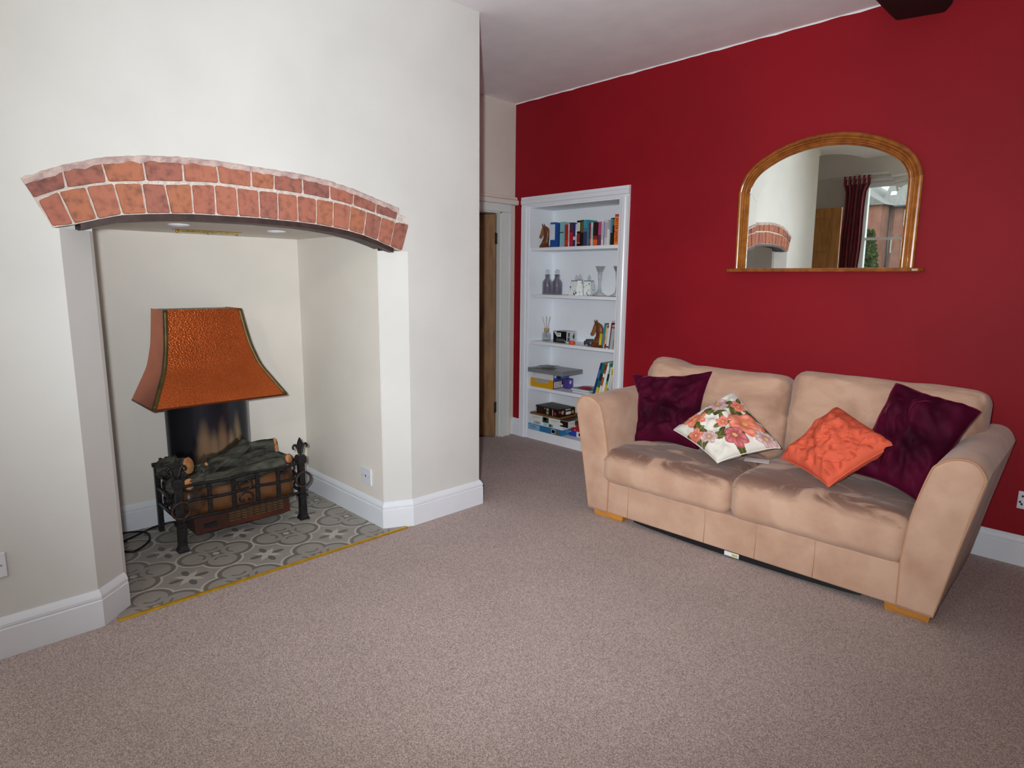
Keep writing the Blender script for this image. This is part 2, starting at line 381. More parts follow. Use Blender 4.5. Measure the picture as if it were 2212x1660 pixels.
# ragged paint line between red wall and ceiling
rg = MB(); pts = []
xs = [X2+i*.05 for i in range(int((XR-X2)/.05)+1)]
top = [(x, H) for x in xs]; bot = [(x, H-.006-.006*(nz3((x*9, 0, 0), 1)+.4)) for x in xs]
n = len(xs); rg.add([(x, D-.0015, z) for x, z in top]+[(x, D-.0015, z) for x, z in bot], [(i, i+1, n+i+1, n+i) for i in range(n-1)])
struct('trim_1', rg, ceil_paint, 'ragged white paint line along top of red wall', 'paint line')

# alcove wall with door opening  (x = X2, faces +x)
DY0, DY1, DZ = 2.86, 3.655, 1.915
aw = MB(); aw.box(X2-.1, X2, DY1, D, 0, H); aw.box(X2-.1, X2, Y1-.2, DY0, 0, H); aw.box(X2-.1, X2, DY0, DY1, DZ, H)
struct('wall_alcove', aw, alcove_paint, 'pale plaster alcove wall above the pine door', 'wall')
hw = MB(); hw.box(-6.0, -5.9, 2.0, 5.4, 0, H); hw.box(-6.0, X2-.1, 1.9, 2.0, 0, H); hw.box(-6.0, X2-.1, 5.3, 5.4, 0, H); hw.box(X2-.12, X2-.1, D+.3, 5.4, 0, H)
struct('wall_hall', hw, alcove_paint, 'pale wall of the hall beyond the doorway', 'wall')

# near alcove, window wall, right wall
nw = MB(); nw.box(XL-.1, XL, YW-.3, Y0+.2, 0, H)
struct('wall_near_alcove', nw, plaster, 'cream alcove wall seen in the mirror beside the pine door', 'wall')
WX = [(-2.61, -1.16), (.15, 1.75)]; WZ0, WZ1 = .85, 2.40  # second opening is out of view, added to let in more daylight
ww = MB(); ed = [XL-.1]+[e for w in WX for e in w]+[XR+.1]
for i in range(0, len(ed), 2): ww.box(ed[i], ed[i+1], YW-.3, YW, 0, H)
for a, b_ in WX: ww.box(a, b_, YW-.3, YW, 0, WZ0); ww.box(a, b_, YW-.3, YW, WZ1, H)
struct('wall_front', ww, plaster, 'cream window wall seen in the mirror', 'wall')
rw2 = MB(); rw2.box(XR, XR+.1, YW-.3, D+.34, 0, H); struct('wall_right', rw2, plaster, 'cream wall to the right of the sofa, out of frame', 'wall')

# chimney breast: piers, arch wall, recess
INNER = [((0.382, 1.627), (0.418, 1.534)), ((0.447, 1.662), (0.484, 1.549)), ((0.531, 1.688), (0.558, 1.572)), ((0.619, 1.709), (0.639, 1.594)), ((0.713, 1.719), (0.722, 1.604)), ((0.793, 1.724), (0.808, 1.612)), ((0.89, 1.735), (0.893, 1.617)), ((0.981, 1.742), (0.98, 1.619)), ((1.069, 1.742), (1.072, 1.620)), ((1.164, 1.739), (1.162, 1.621)), ((1.247, 1.738), (1.243, 1.619)), ((1.337, 1.736), (1.336, 1.617)), ((1.43, 1.729), (1.425, 1.612)), ((1.515, 1.724), (1.509, 1.604)), ((1.608, 1.712), (1.592, 1.593)), ((1.693, 1.694), (1.672, 1.577)), ((1.78, 1.674), (1.752, 1.554)), ((1.86, 1.656), (1.825, 1.529)), ((1.941, 1.648), (1.895, 1.508))]
OUTER = [((0.346, 1.689), (0.372, 1.629)), ((0.464, 1.745), (0.472, 1.674)), ((0.586, 1.788), (0.6, 1.708)), ((0.723, 1.814), (0.729, 1.726)), ((0.863, 1.827), (0.865, 1.74)), ((0.994, 1.831), (1.0, 1.748)), ((1.135, 1.827), (1.133, 1.747)), ((1.236, 1.825), (1.232, 1.746)), ((1.366, 1.821), (1.365, 1.742)), ((1.499, 1.807), (1.499, 1.731)), ((1.627, 1.782), (1.619, 1.714)), ((1.752, 1.749), (1.744, 1.688)), ((1.877, 1.716), (1.867, 1.664))]
cb = MB()
ZL, ZR = 1.534, 1.508
cb.prism([(AX, Y0), (AX, .437), (-2.85, .546), (-2.87, YL), (XB, YL), (XB, Y0)], 2, 0, ZL)
cb.prism([(AX, 1.932), (AX, Y1), (X2-.05, Y1), (X2-.05, YR), (-2.817, YR)], 2, 0, ZR)
outl = [(Y0, ZL), (.418, ZL), (.346, 1.689)]+[o[0] for o in OUTER[1:-1]]+[(1.877, 1.716), (1.885, 1.692), (1.925, 1.684), (1.941, 1.648), (1.895, ZR), (Y1, ZR), (Y1, H), (Y0, H)]
cb.prism(outl, 0, AX-.12, AX)
cb.box(X2-.05, AX-.12, Y0, Y1, 1.68, H)            # body above the recess
cb.box(X2-.049, XB, YL, YR, 0, 1.68)           # behind the recess
cb.box(XB, AX-.12, Y0, YL, ZL, 1.68); cb.box(X2-.05, AX-.12, YR, Y1, ZR, 1.68)
struct('wall_left', cb, plaster, 'cream plastered chimney breast around the fireplace recess', 'wall')
# recess lining (its own smoother paint)
rl = MB(); rl.box(XB, XB+.003, YL, YR, 0, 1.6); rl.box(XB, -2.82, YR-.003, YR, 0, 1.6)
struct('wall_recess', rl, inner_paint, 'pale cream lining of the fireplace recess', 'wall')
rc_ = MB(); rc_.box(XB, AX-.05, .45, 1.90, 1.597, 1.66); struct('ceiling_recess', rc_, inner_paint, 'flat cream ceiling of the fireplace recess', 'ceiling')

# ------------------------------------------------------------------ skirting boards
SK = [(0, 0), (.018, 0), (.018, .108), (.014, .112), (.017, .118), (.0165, .128), (.012, .138), (.007, .146), (.004, .151), (0, .151)]
def skirt(name, poly, side, label, prof=SK): return struct(name, sweep(poly, prof, side), gloss_white, label, 'skirting board')
skirt('baseboard_left', [(AX, Y0), (AX, .437), (-2.85, .546)], -1, 'white skirting board on the near side of the fireplace')
skirt('baseboard_recess', [(XB, YL), (XB, YR), (-2.817, YR), (AX, 1.932), (AX, Y1), (X2, Y1)], -1, 'white skirting board around the recess and breast corner')
skirt('baseboard_back', [(BX1+.08, D), (XR, D)], -1, 'white skirting board along the red wall')
skirt('baseboard_alcove', [(X2, D), (BX0-.08, D)], -1, 'short white skirting between doorway and bookcase')
skirt('baseboard_front', [(XR, YW), (XL, YW)], -1, 'white skirting below the window')

# ------------------------------------------------------------------ ceiling beam
bmr = MB(); bmr.prism([(-1.17, H), (-1.135, H-.055), (-1.095, H-.10), (-.885, H-.118), (-.855, H-.085), (-.85, H)], 1, YW, D)
struct('trim_2', bmr, dark_beam, 'dark stained timber ceiling beam above the mirror', 'beam', bevel=.008)

# ------------------------------------------------------------------ brick arch
arch = thing('brick_arch', 'shallow two-ring red brick arch over the fireplace opening', 'arch', (AX, 1.15, 1.5))
def arch_part(mb, name, m): return mb.build(name, m, arch)
def loc(pts): return [(q[0]-1.15, q[1]-1.5) for q in pts]
mo = MB()
rowm = [(i[0], i[1]) for i in INNER]
lo = [q[1] for q in INNER]; hi = [o[0] for o in OUTER]
outline = [(.418, 1.534)]+[i[1] for i in INNER[1:]]+[(1.941, 1.648), (1.925, 1.684), (1.885, 1.692)]+[o[0] for o in reversed(OUTER)]
mo.prism(loc(outline), 0, -.115, -.004)
arch_part(mo, 'mortar', mortar_mat)
def brick(quad, k, gap=.0036):
    q = [Vector(p) for p in quad]; c = sum(q, Vector((0, 0)))/4
    ring = []
    for i in range(4):
        a, b_ = q[i], q[(i+1) % 4]; L_ = (b_-a).length
        for t in (.05, .28, .5, .72, .95):
            pnt = a.lerp(b_, t); d = (pnt-c)
            e = d.normalized()*(gap*(1+.6*nz3((pnt.x*40, pnt.y*40, k), 1)))
            if t in (.05, .95): e *= 1.25
            ring.append(pnt-e)
    mb = MB(); n = len(ring); z0 = .002+.003*random.random()
    rings = [[(-.11, p_.x-1.15, p_.y-1.5) for p_ in ring], [(z0-.006, p_.x-1.15, p_.y-1.5) for p_ in ring],
             [(z0, c.x+(p_.x-c.x)*.965-1.15, c.y+(p_.y-c.y)*.965-1.5) for p_ in ring]]
    mb.loft(rings, True, True, 0, False)
    return mb
for i in range(len(INNER)-1):
    a, b_ = INNER[i], INNER[i+1]
    brick([a[1], b_[1], b_[0], a[0]], i).build('brick', brick_mats[[0, 3, 1, 3, 2, 3, 0, 1, 0, 2, 1, 0, 3, 1, 3, 2, 1, 2, 0][i]], arch)
for i in range(len(OUTER)-1):
    a, b_ = OUTER[i], OUTER[i+1]
    brick([a[1], b_[1], b_[0], a[0]], i+40).build('brick', brick_mats[[4, 2, 3, 2, 1, 1, 3, 2, 4, 0, 2, 4, 0][i]], arch)
# rough plaster lip along the top of the outer ring
lp = MB(); up_ = []
for i in range(len(OUTER)-1):
    a, b_ = Vector(OUTER[i][0]), Vector(OUTER[i+1][0])
    for j in range(8): up_.append(a.lerp(b_, j/8))
up_.append(Vector(OUTER[-1][0]))
rings = []
for i, q in enumerate(up_):
    t = (up_[min(i+1, len(up_)-1)]-up_[max(i-1, 0)]).normalized(); nrm = Vector((-t.y, t.x))
    w1 = .004+.005*(nz3((i*.6, 1, 0), 1)+.5); w2 = .012+.010*(nz3((i*.45, 9, 0), 1)+.5)
    A = q+nrm*w1; B = q-nrm*w2
    rings.append([(-.02, A.x-1.15, A.y-1.5), (.007, A.x-1.15, A.y-1.5), (.011, q.x-1.15, q.y-1.5), (.005, B.x-1.15, B.y-1.5), (-.02, B.x-1.15, B.y-1.5)])
lp.loft(rings, True, True, 0, False); lp.build('plaster_lip', lip_mat, arch)
bar = MB(); rings = []
for i in range(1, len(INNER)):
    a, b_ = Vector(INNER[i-1][1]), Vector(INNER[i][1])
    for j in range(4):
        q = a.lerp(b_, j/4)
        if q.x < .49 or q.x > 1.86: continue
        rings.append([(.001, q.x-1.15, q.y-1.5-.001), (.001, q.x-1.15, q.y-1.5-.024), (-.10, q.x-1.15, q.y-1.5-.024), (-.10, q.x-1.15, q.y-1.5-.001)])
bar.loft(rings, True, True, 0, False); bar.build('lintel_bar', lintel_mat, arch)

# ------------------------------------------------------------------ hearth tiles and trim
hearth = thing('floor_hearth', 'grey patterned tile hearth inside the fireplace recess', 'hearth', (-3.2, 1.15, 0), kind='structure')
gr = MB(); gr.box(XB+3.2, -2.742+3.2, .50-1.15, 1.885-1.15, -.01, .0035); gr.build('grout', mat('pale_grout', '#b5b0aa', .9, var=.05), hearth)
xs_ = [-3.834, -3.471, -3.108, -2.745]; ys_ = [.269, .632, .995, 1.358, 1.721, 2.084]
for i in range(3):
    for j in range(5):
        x0, x1 = xs_[i], xs_[i+1]; y0, y1 = ys_[j], ys_[j+1]
        cx, cy = (x0+x1)/2, (y0+y1)/2
        a0, a1 = max(x0, XB)+.0012, x1-.0012; b0, b1 = max(y0, .50)+.0012, min(y1, 1.885)-.0012
        t = MB(); t.box(a0-cx, a1-cx, b0-cy, b1-cy, 0, .005); t.build('tile', tile_mat, hearth, (cx+3.2, cy-1.15, 0))
gt = MB(); gt.prism([(-.012, 0), (.010, 0), (.006, .006), (-.002, .008), (-.009, .006)], 1, .49, 1.885)
gt.build('x', gold_trim_mat).name = 'carpet_trim'
o = bpy.data.objects['carpet_trim']; o.location = (-2.738, 0, .001); tag(o, 'brass strip between the hearth tiles and the carpet', 'trim')

# ------------------------------------------------------------------ recess ceiling fittings
for (x, y, lab) in ((-3.075, .93, 'round white recessed downlight in recess ceiling, left of the brass vent'), (-3.117, 1.395, 'round white recessed downlight in recess ceiling, right of the brass vent')):
    t = thing('downlight', lab, 'downlight', (x, y, 1.597), group='recess downlights')
    MB().lathe([(.045, 0), (.045, -.004), (.040, -.007), (.030, -.006), (.030, 0)]).build('bezel', white_plastic, t)
    MB().lathe([(.029, -.001), (.029, -.003), (.001, -.004)]).build('lens', mat('frosted_lens', '#dfe2ea', .4), t)
t = thing('ceiling_vent', 'ornate brass vent plate on the recess ceiling', 'vent', (-3.41, 1.165, 1.597))
v_ = MB(); v_.box(-.04, .04, -.155, .155, -.003, 0)
v_.build('plate', brass, t)
v_ = MB(); v_.prism([(-.035, -.003), (-.02, -.012), (.02, -.012), (.035, -.003)], 1, -.14, .14); v_.build('slider', mat('cream_brass', '#cdb878', .35, metal=.6, var=.3, vscale=60), t)
for yy in (-.145, 0, .145): MB().lathe([(.006, 0), (.006, -.014), (.002, -.017)], (0, yy, 0), 10).build('screw', brass, t)

# ------------------------------------------------------------------ sockets
def plate(name, label, origin, rz, w=.088, h=.088, holes=((0, 0),), group=None):
    """wall plate facing local -y"""
    t = thing(name, label, 'socket', origin, rz, group)
    pm = MB(); pm.box(-w/2, w/2, -.009, 0, -h/2, h/2); pm.build('face_plate', white_plastic, t, bevel=.002)
    for hx, hz in holes:
        k = MB(); k.box(hx-.004, hx+.004, -.0105, -.0085, hz-.005, hz+.005); k.build('socket_hole', black_rubber, t)
    for sx_ in (-.03, .03):
        k = MB(); k.box(sx_-.003, sx_+.003, -.0102, -.0085, -.003, .003); k.build('screw', mat('screw_grey', '#b4b4bc', .4, metal=.6), t)
    return t
plate('wall_socket', 'square white aerial socket low on the recess side wall', (-2.985, YR-.003, .265), 0, .105, .095)
plate('wall_socket', 'white wall plate at the left picture edge', (AX, .128, .347), PI/2, .09, .09)
plate('wall_socket', 'white double socket on the red wall right of the sofa', (-.262, D, .33), 0, .146, .088, ((-.055, .02), (-.055, -.02), (-.062, -.01)))

# ------------------------------------------------------------------ copper canopy
CY = 1.155
can = thing('copper_canopy', 'hammered copper fire canopy on a curved smoked steel flue', 'fire canopy', (-3.68, CY, .44))
def prof_g(t):
    K = [(0, 1), (.16, .72), (.355, .38), (.587, .18), (.755, .10), (1, 0)]
    for (a, ga), (b_, gb) in zip(K, K[1:]):
        if t <= b_:
            s = (t-a)/(b_-a); return ga+(gb-ga)*s
    return 0
ts = [i/28 for i in range(29)]
gs = [prof_g(t) for t in ts]
gs = [gs[0]]+[(gs[i-1]+2*gs[i]+gs[i+1])/4 for i in range(1, 28)]+[gs[-1]]
gs = [gs[0]]+[(gs[i-1]+2*gs[i]+gs[i+1])/4 for i in range(1, 28)]+[gs[-1]]
def hw_(i): return .190+(.335-.190)*gs[i]
def hd_(i): return .225+(.375-.225)*gs[i]     # depth forward of the back plane
def hz_(i): return .29+.47*ts[i]
ct = lambda i: -.02*ts[i]
fr = MB(); rings = [[(hd_(i), ct(i)+hw_(i)*(2*k/16-1), hz_(i)) for k in range(17)] for i in range(29)]
fr.loft(rings, False, False, 0, True); fr.build('front_panel', copper, can)
for s_ in (-1, 1):
    sp = MB(); rings = [[(hd_(i)*k/8, ct(i)+s_*hw_(i), hz_(i)) for k in range(9)] for i in range(29)]
    sp.loft(rings, False, False, 0, True); sp.build('side_panel', copper, can)
    st = MB(); rings = []
    for i in range(29):
        x, y, z = hd_(i), ct(i)+s_*hw_(i), hz_(i)
        rings.append([(x+.003, y+s_*.003, z), (x+.003, y-s_*.017, z), (x-.001, y-s_*.017, z), (x-.001, y-s_*.001, z), (x-.014, y-s_*.001, z), (x-.014, y+s_*.003, z)])
    st.loft(rings, True, True, 0, True); st.build('edge_strip', olive_strip, can)
rim = MB()
w_, d_ = hw_(0), hd_(0)
for z0, z1, k in ((.281, .29, 0),):
    rim.box(d_-.012, d_+.002, -w_-.002, w_+.002, z0, z1); rim.box(0, d_-.0125, -w_-.002, -w_+.01, z0, z1); rim.box(0, d_-.0125, w_-.01, w_+.002, z0, z1)
rim.build('bottom_rim', mat('dark_copper_rim', '#6a3a22', .4, metal=.8), can)
tp = MB(); tp.box(0, .222, -.208, .168, .752, .757); tp.build('top_plate', olive_strip, can)
# curved flue with paler flame shapes in its vertex colours
fp = MB(); nU, nV = 64, 40; vv = []; cc = []
for j in range(nV+1):
    for i in range(nU+1):
        a = (i/nU-.5)*2; y = .215*math.sin(a*PI/2*.98); x = .10+.17*math.cos(a*PI/2*.98); z = -.06+.36*j/nV
        vv.append((x, y, z))
        base = Vector(lin('#3b3d47'))
        fl_ = 0
        for fy, fh, fwid in ((-.075, .20, .055), (-.03, .14, .035), (.015, .20, .045), (.06, .13, .03), (.10, .22, .04)):
            hgt = max(0, 1-max(0, z+.0)/fh); fl_ = max(fl_, max(0, 1-((y-fy)/(fwid*(.25+.75*hgt)))**2)*min(1, hgt*1.6))
        c_ = base.lerp(Vector(lin('#b39b7a')), .75*fl_); cc.append(tuple(c_))
fs = [(j*(nU+1)+i, j*(nU+1)+i+1, (j+1)*(nU+1)+i+1, (j+1)*(nU+1)+i) for j in range(nV) for i in range(nU)]
fp.add(vv, fs, 0, True); fp.build('flue', chrome_dark, can, col=cc)

# ------------------------------------------------------------------ electric fire basket with logs
fb = thing('fire_basket', 'black iron electric fire basket with charred logs and fleur-de-lis finials', 'fire basket', (-3.42, 1.2, .005))
bx, by = 3.42, -1.2
def at(x, y, z): return (x+bx, y+by, z-.005)
XF = -3.245
for yy in (.885, 1.523):
    pm = MB()
    sq = lambda w, z, dx=0: [at(XF+sx_*w+dx, yy+sy_*w, z) for sx_, sy_ in ((-1, -1), (1, -1), (1, 1), (-1, 1))]
    pm.loft([sq(.026, .005), sq(.026, .012), sq(.018, .035), sq(.0165, .13), sq(.018, .14)], True, True, 0, False)
    post = pm.build('post', black_iron, fb)
    k = MB(); k.loft([sq(.024, .14), sq(.024, .155)], True, True, 0, False); k.loft([sq(.016, .155), sq(.016, .34)], True, True, 0, False)
    k.loft([sq(.022, .335), sq(.024, .345), sq(.024, .372), sq(.018, .383)], True, True, 0, False)
    k.build('post_shaft', black_iron, fb)
    # fleur-de-lis finial
    f_ = MB(); z0 = .383
    pet = [(0, .0), (.007, .012), (.009, .030), (.016, .052), (.015, .066), (.008, .084), (0, .100)]
    ol = [(a, b_) for a, b_ in pet]+[(-a, b_) for a, b_ in reversed(pet[1:-1])]
    f_.prism([at(0, yy+q[0], z0+q[1])[1:] for q in ol], 0, at(XF-.006, 0, 0)[0], at(XF+.006, 0, 0)[0])
    for s_ in (-1, 1):
        path = [(s_*.006, .010), (s_*.012, .034), (s_*.022, .056), (s_*.035, .060), (s_*.042, .047), (s_*.037, .036)]
        path = catmull([(0, a, b_) for a, b_ in path], 4, False)
        f_.tube([at(XF, yy+q.y, z0+q.z) for q in path], [.0085-.004*i/len(path) for i in range(len(path))], 8)
    f_.tube([at(XF, yy-.014, z0+.022), at(XF, yy+.014, z0+.022)], .006, 8)
    f_.build('finial', black_iron, post)
    rg_ = MB(); zz = .225 if yy < 1 else .245
    rg_.ring(at(XF+.026, yy, zz), .042, .006, 0); rg_.tube([at(XF+.014, yy, zz+.045), at(XF+.030, yy, zz+.045)], .008, 8)
    rg_.build('ring_handle', rust_iron, fb)
for z in (.335, .255, .165):
    k = MB(); k.tube(catmull([at(XF+.004, .885+.638*i/8, z+.004*math.sin(i*1.7)) for i in range(9)], 3, False), .0085, 8); k.build('rail', black_iron, fb)
for yy in (1.03, 1.15, 1.275, 1.39):
    k = MB(); k.box(*[c for a in ((XF-.006, XF+.002),) for c in (a[0]+bx, a[1]+bx)], yy-.011+by, yy+.011+by, .16, .335); k.build('strap', black_iron, fb)
for s_, yy in ((-1, .885), (1, 1.523)):
    for z in (.33, .25, .165):
        k = MB(); k.tube([at(XF, yy, z), at(-3.42, yy+s_*.006, z+.005), at(-3.6, yy, z)], .010, 8); k.build('side_rail', black_iron, fb)
    for x in (-3.36, -3.47):
        k = MB(); k.ring(at(x, yy, .29), .03, .006, 1, 16, 6); k.ring(at(x, yy, .21), .03, .006, 1, 16, 6); k.build('side_scroll', black_iron, fb)
    k = MB(); k.box(-3.612+bx, -3.588+bx, yy-.012+by, yy+.012+by, .0, .375); k.tube([at(-3.6, yy-.02, .377), at(-3.6, yy+.02, .377)], .012, 8); k.build('rear_leg', black_iron, fb)
sc = MB()
for sy_ in (-1, 1):
    for sz_ in (-1, 1):
        path = [(.0, .006), (.020, .012), (.034, .030), (.030, .050), (.016, .052), (.014, .042)]
        sc.tube(catmull([at(XF+.016, 1.205+sy_*a, .25+sz_*b_) for a, b_ in path], 4, False), .0055, 8)
sc.build('scroll_ornament', black_iron, fb)
# firebox
k = MB(); k.prism([(-3.275+bx, .15), (-3.26+bx, .06), (-3.58+bx, .06), (-3.58+bx, .15)], 1, .955+by, 1.455+by); box_ = k.build('firebox', firebox_mat, fb)
k = MB(); k.box(-3.269+bx, -3.262+bx, 1.12+by, 1.42+by, .085, .145); k.build('grille', mat('dark_grille', '#3c2a1c', .4, var=.3, vscale=30), box_)
for i in range(9):
    y = 1.125+i*.0335; k = MB()
    for j in range(4): k.box(-3.262+bx, -3.2585+bx, y+by, y+.022+by, .088+j*.014, .091+j*.014)
    k.build('grille_slot', mat('grille_bronze', '#8a6a48', .35, metal=.5), box_)
k = MB(); k.box(-3.268+bx, -3.255+bx, 1.0+by, 1.06+by, .085, .105); k.build('switch', black_rubber, box_)
k = MB(); ring = []
k.loft([[at(-3.285+.004*math.sin(i*.9)+dx_, .92+.57*i/20, z) for i in range(21)]+[at(-3.59, .92+.57*i/20, z) for i in reversed(range(21))] for z, dx_ in ((.15, 0), (.20, .01), (.26, .008), (.305, -.01))], True, True, 0, True)
k.build('fuel_bed', amber, fb)
def log(a, b_, r0, r1, seed, end_a=False, end_b=False, nseg=34):
    a, b_ = Vector(a), Vector(b_); mb = MB(); n = 26; rings = []
    t = (b_-a).normalized(); ref = Vector((0, 0, 1)) if abs(t.z) < .9 else Vector((1, 0, 0)); nx = t.cross(ref).normalized(); ny = t.cross(nx)
    for i in range(nseg+1):
        s = i/nseg; c = a.lerp(b_, s)+nx*.010*math.sin(s*5+seed)+ny*.008*math.cos(s*6+seed); R = r0+(r1-r0)*s
        rings.append([c+(nx*math.cos(2*PI*q/n)+ny*math.sin(2*PI*q/n))*R*(1+.30*nz3((math.cos(2*PI*q/n)*2, math.sin(2*PI*q/n)*2, s*3), 1.3, seed)+.16*nz3((q*.9, s*6, 0), 1.7, seed+3)+.10*nz3((q*1.7, s*14, 4), 1.1, seed+9)) for q in range(n)])
    rings = [[at(*p_) for p_ in r] for r in rings]
    mb.loft(rings, True, True, 0, True); o = mb.build('log', char_log, fb)
    for use, c, d, R in ((end_a, a, -t, r0), (end_b, b_, t, r1)):
        if not use: continue
        e_ = MB(); prof = [(R*.96, -.008), (R*.95, .003), (R*.88, .005), (R*.05, .0055)]
        q = d.to_track_quat('Z', 'Y').to_matrix()
        rr = [[at(*(c+q @ Vector((rad*math.cos(2*PI*k_/16), rad*math.sin(2*PI*k_/16), h)))) for k_ in range(16)] for rad, h in prof]
        e_.loft(rr, True, True, 0, True); e_.build('sawn_end', log_end_mat, o)
    return o
log((-3.56, .95, .385), (-3.40, 1.45, .415), .056, .050, 1, False, True)
log((-3.50, .895, .37), (-3.40, .985, .395), .056, .046, 2, True, True)
log((-3.33, 1.02, .355), (-3.42, 1.29, .445), .036, .034, 3)
log((-3.30, .95, .325), (-3.30, 1.44, .335), .034, .040, 4)
log((-3.34, 1.24, .375), (-3.36, 1.45, .345), .034, .040, 5, False, False)
log((-3.40, 1.40, .32), (-3.29, 1.475, .36), .045, .026, 6, False, True)
log((-3.36, .90, .315), (-3.275, .945, .335), .045, .030, 7, False, True)
log((-3.29, .99, .32), (-3.36, 1.08, .385), .030, .026, 8)
log((-3.36, 1.03, .385), (-3.33, 1.05, .405), .013, .010, 9, False, True, 6)
log((-3.40, 1.08, .37), (-3.34, 1.36, .385), .042, .036, 10)
# mains cable
cab = catmull([(-3.50, 1.0, .03), (-3.66, .97, .014), (-3.66, .86, .012), (-3.60, .76, .012), (-3.56, .66, .010), (-3.60, .60, .010), (-3.655, .70, .022), (-3.60, .805, .020), (-3.49, .795, .010), (-3.40, .71, .010), (-3.45, .655, .010), (-3.54, .61, .010)], 8, False)
k = MB(); k.tube(cab, .0055, 8); tag(k.build('mains_cable', black_rubber), 'black mains cable looped on the tiles left of the fire basket', 'cable')

# ------------------------------------------------------------------ doorway and pine door
dr = thing('door_1', 'white door frame with an open knotty pine door in the alcove', 'door', (X2, DY1, 0), kind='structure')
def dp(mb, name, m, parent=dr, bevel=.002): return mb.build(name, m, parent, bevel=bevel)
k = MB(); k.box(0, .022, .01, .105, 0, DZ+.004); dp(k, 'architrave', door_white)
k = MB(); k.box(.021, .029, .012, .03, 0, DZ+.003); dp(k, 'architrave_bead', door_white)
k = MB(); k.box(.021, .027, .085, .103, 0, DZ+.003); dp(k, 'architrave_bead', door_white)
k = MB(); k.box(0, .022, -.90, .105, DZ+.005, 1.985); dp(k, 'architrave', door_white)
k = MB(); k.prism([(0, 1.985), (.045, 1.985), (.05, 2.0), (.05, 2.02), (.035, 2.03), (.030, 2.05), (0, 2.055)], 1, -.92, .165); dp(k, 'head_moulding', alcove_paint)
k = MB(); k.box(-.11, .001, -.004, .012, 0, DZ+.006); dp(k, 'jamb', door_white)
k = MB(); k.box(-.11, .001, -.80, .012, DZ-.006, DZ+.008); dp(k, 'jamb', door_white)
leaf = thing('x', None, None); leaf.name = 'door_leaf'; leaf.parent = dr; leaf.location = (-.012, -.046, 0); leaf.rotation_euler = (0, 0, math.radians(-57))
# leaf extends along local -y from the hinge, thickness along x
k = MB(); k.box(-.04, 0, -.10, 0, .008, DZ-.012); k.box(-.04, 0, -.78, -.68, .008, DZ-.012); k.box(-.04, 0, -.68, -.10, .008, .22); k.box(-.04, 0, -.68, -.10, .78, .95); k.box(-.04, 0, -.68, -.10, DZ-.13, DZ-.012); k.box(-.04, 0, -.44, -.34, .22, DZ-.13)
k.build('door_frame_boards', old_pine, leaf, bevel=.003)
for y0, y1 in ((-.68, -.44), (-.34, -.10)):
    for z0, z1 in ((.22, .78), (.95, DZ-.13)):
        k = MB(); k.box(-.03, -.012, y0, y1, z0, z1); k.build('panel', old_pine, leaf)
for z in (.22, 1.66):
    k = MB(); k.box(-.045, .004, -.002, .006, z, z+.09); k.tube([(.004, .004, z), (.004, .004, z+.09)], .007, 8); k.build('hinge', mat('dark_hinge', '#2b2a28', .5, metal=.6), leaf)

# ------------------------------------------------------------------ alcove bookcase
bc = thing('alcove_bookcase', 'white built-in alcove bookcase set into the red wall', 'bookcase', (-3.24, D, 0))
BO = 3.24
def bp_(mb, name, m=shelf_white, bevel=0): return mb.build(name, m, bc, bevel=bevel)
k = MB(); k.box(BX0+BO, BX1+BO, .285, .30, 0, BZ); bp_(k, 'back_panel')
for x0, x1 in ((BX0-.003, BX0+.012), (BX1-.012, BX1+.003)):
    k = MB(); k.box(x0+BO, x1+BO, -.002, .29, 0, BZ); bp_(k, 'side_panel')
k = MB(); k.box(BX0+BO, BX1+BO, 0, .29, BZ-.012, BZ+.003); bp_(k, 'top_panel')
SH = [1.63, 1.247, .852, .46]
for z in SH: k = MB(); k.box(BX0+.012+BO, BX1-.012+BO, .004, .285, z-.026, z); bp_(k, 'shelf', bevel=.002)
k = MB(); k.box(BX0+.012+BO, BX1-.012+BO, .0, .285, .065, .08); bp_(k, 'bottom_shelf')
k = MB(); k.box(BX0+.012+BO, BX1-.012+BO, -.006, .012, 0, .079); bp_(k, 'plinth')
ARC = [(0, 0), (.0, .010), (.018, .014), (.024, .022), (.05, .024), (.058, .018), (.078, .020), (.082, .0)]
def arch_prism(horizontal, a, b_, x0, sgn):
    k = MB()
    if not horizontal: k.prism([(x0+sgn*q[0], -q[1]) for q in ARC], 2, a, b_)
    else: k.prism([(-q[1], x0+q[0]) for q in ARC], 0, a, b_)
    return k
bp_(arch_prism(False, 0, BZ+.0, BX0+BO, -1), 'architrave', gloss_white); bp_(arch_prism(False, 0, BZ, BX1+BO, 1), 'architrave', gloss_white)
bp_(arch_prism(True, BX0-.082+BO, BX1+.082+BO, BZ-.002, 1), 'architrave', gloss_white)

# ---- books
def book(label, x, y, z, w, h, d, col, bands=(), lean=0., text=None, tcol='#f2efe8', tsize=None, group=None, cover=None, rz=0.):
    t = thing('book', label, 'book', (x, y, z), rz, group)
    t.rotation_euler = (0, lean, rz)
    cm = [flat(col, .45), flat(cover or col, .45)]; zs = [(0, 1, 0)]
    k = MB(); k.box(0, .0022, 0, d, 0, h, 1); k.box(w-.0022, w, 0, d, 0, h, 1); k.box(.0022, w-.0022, 0, .003, 0, h, 0)
    k.build('cover', cm, t)
    k = MB(); k.box(.0025, w-.0025, .003, d-.004, .003, h-.004); k.build('page_block', mat('page_paper', '#d9d0bd', .8, var=.08, vscale=200), t)
    for b0, b1, bc_ in bands:
        k = MB(); k.box(.001, w-.001, -.0006, .001, h*b0, h*b1); k.build('spine_band', flat(bc_, .45), t)
    if text: lettering(text, tsize or w*.7, flat(tcol, .5), t, (w/2, -.0012, h*.52), (PI/2, PI/2, 0))
    return t
G1 = 'paperbacks on the top bookcase shelf'
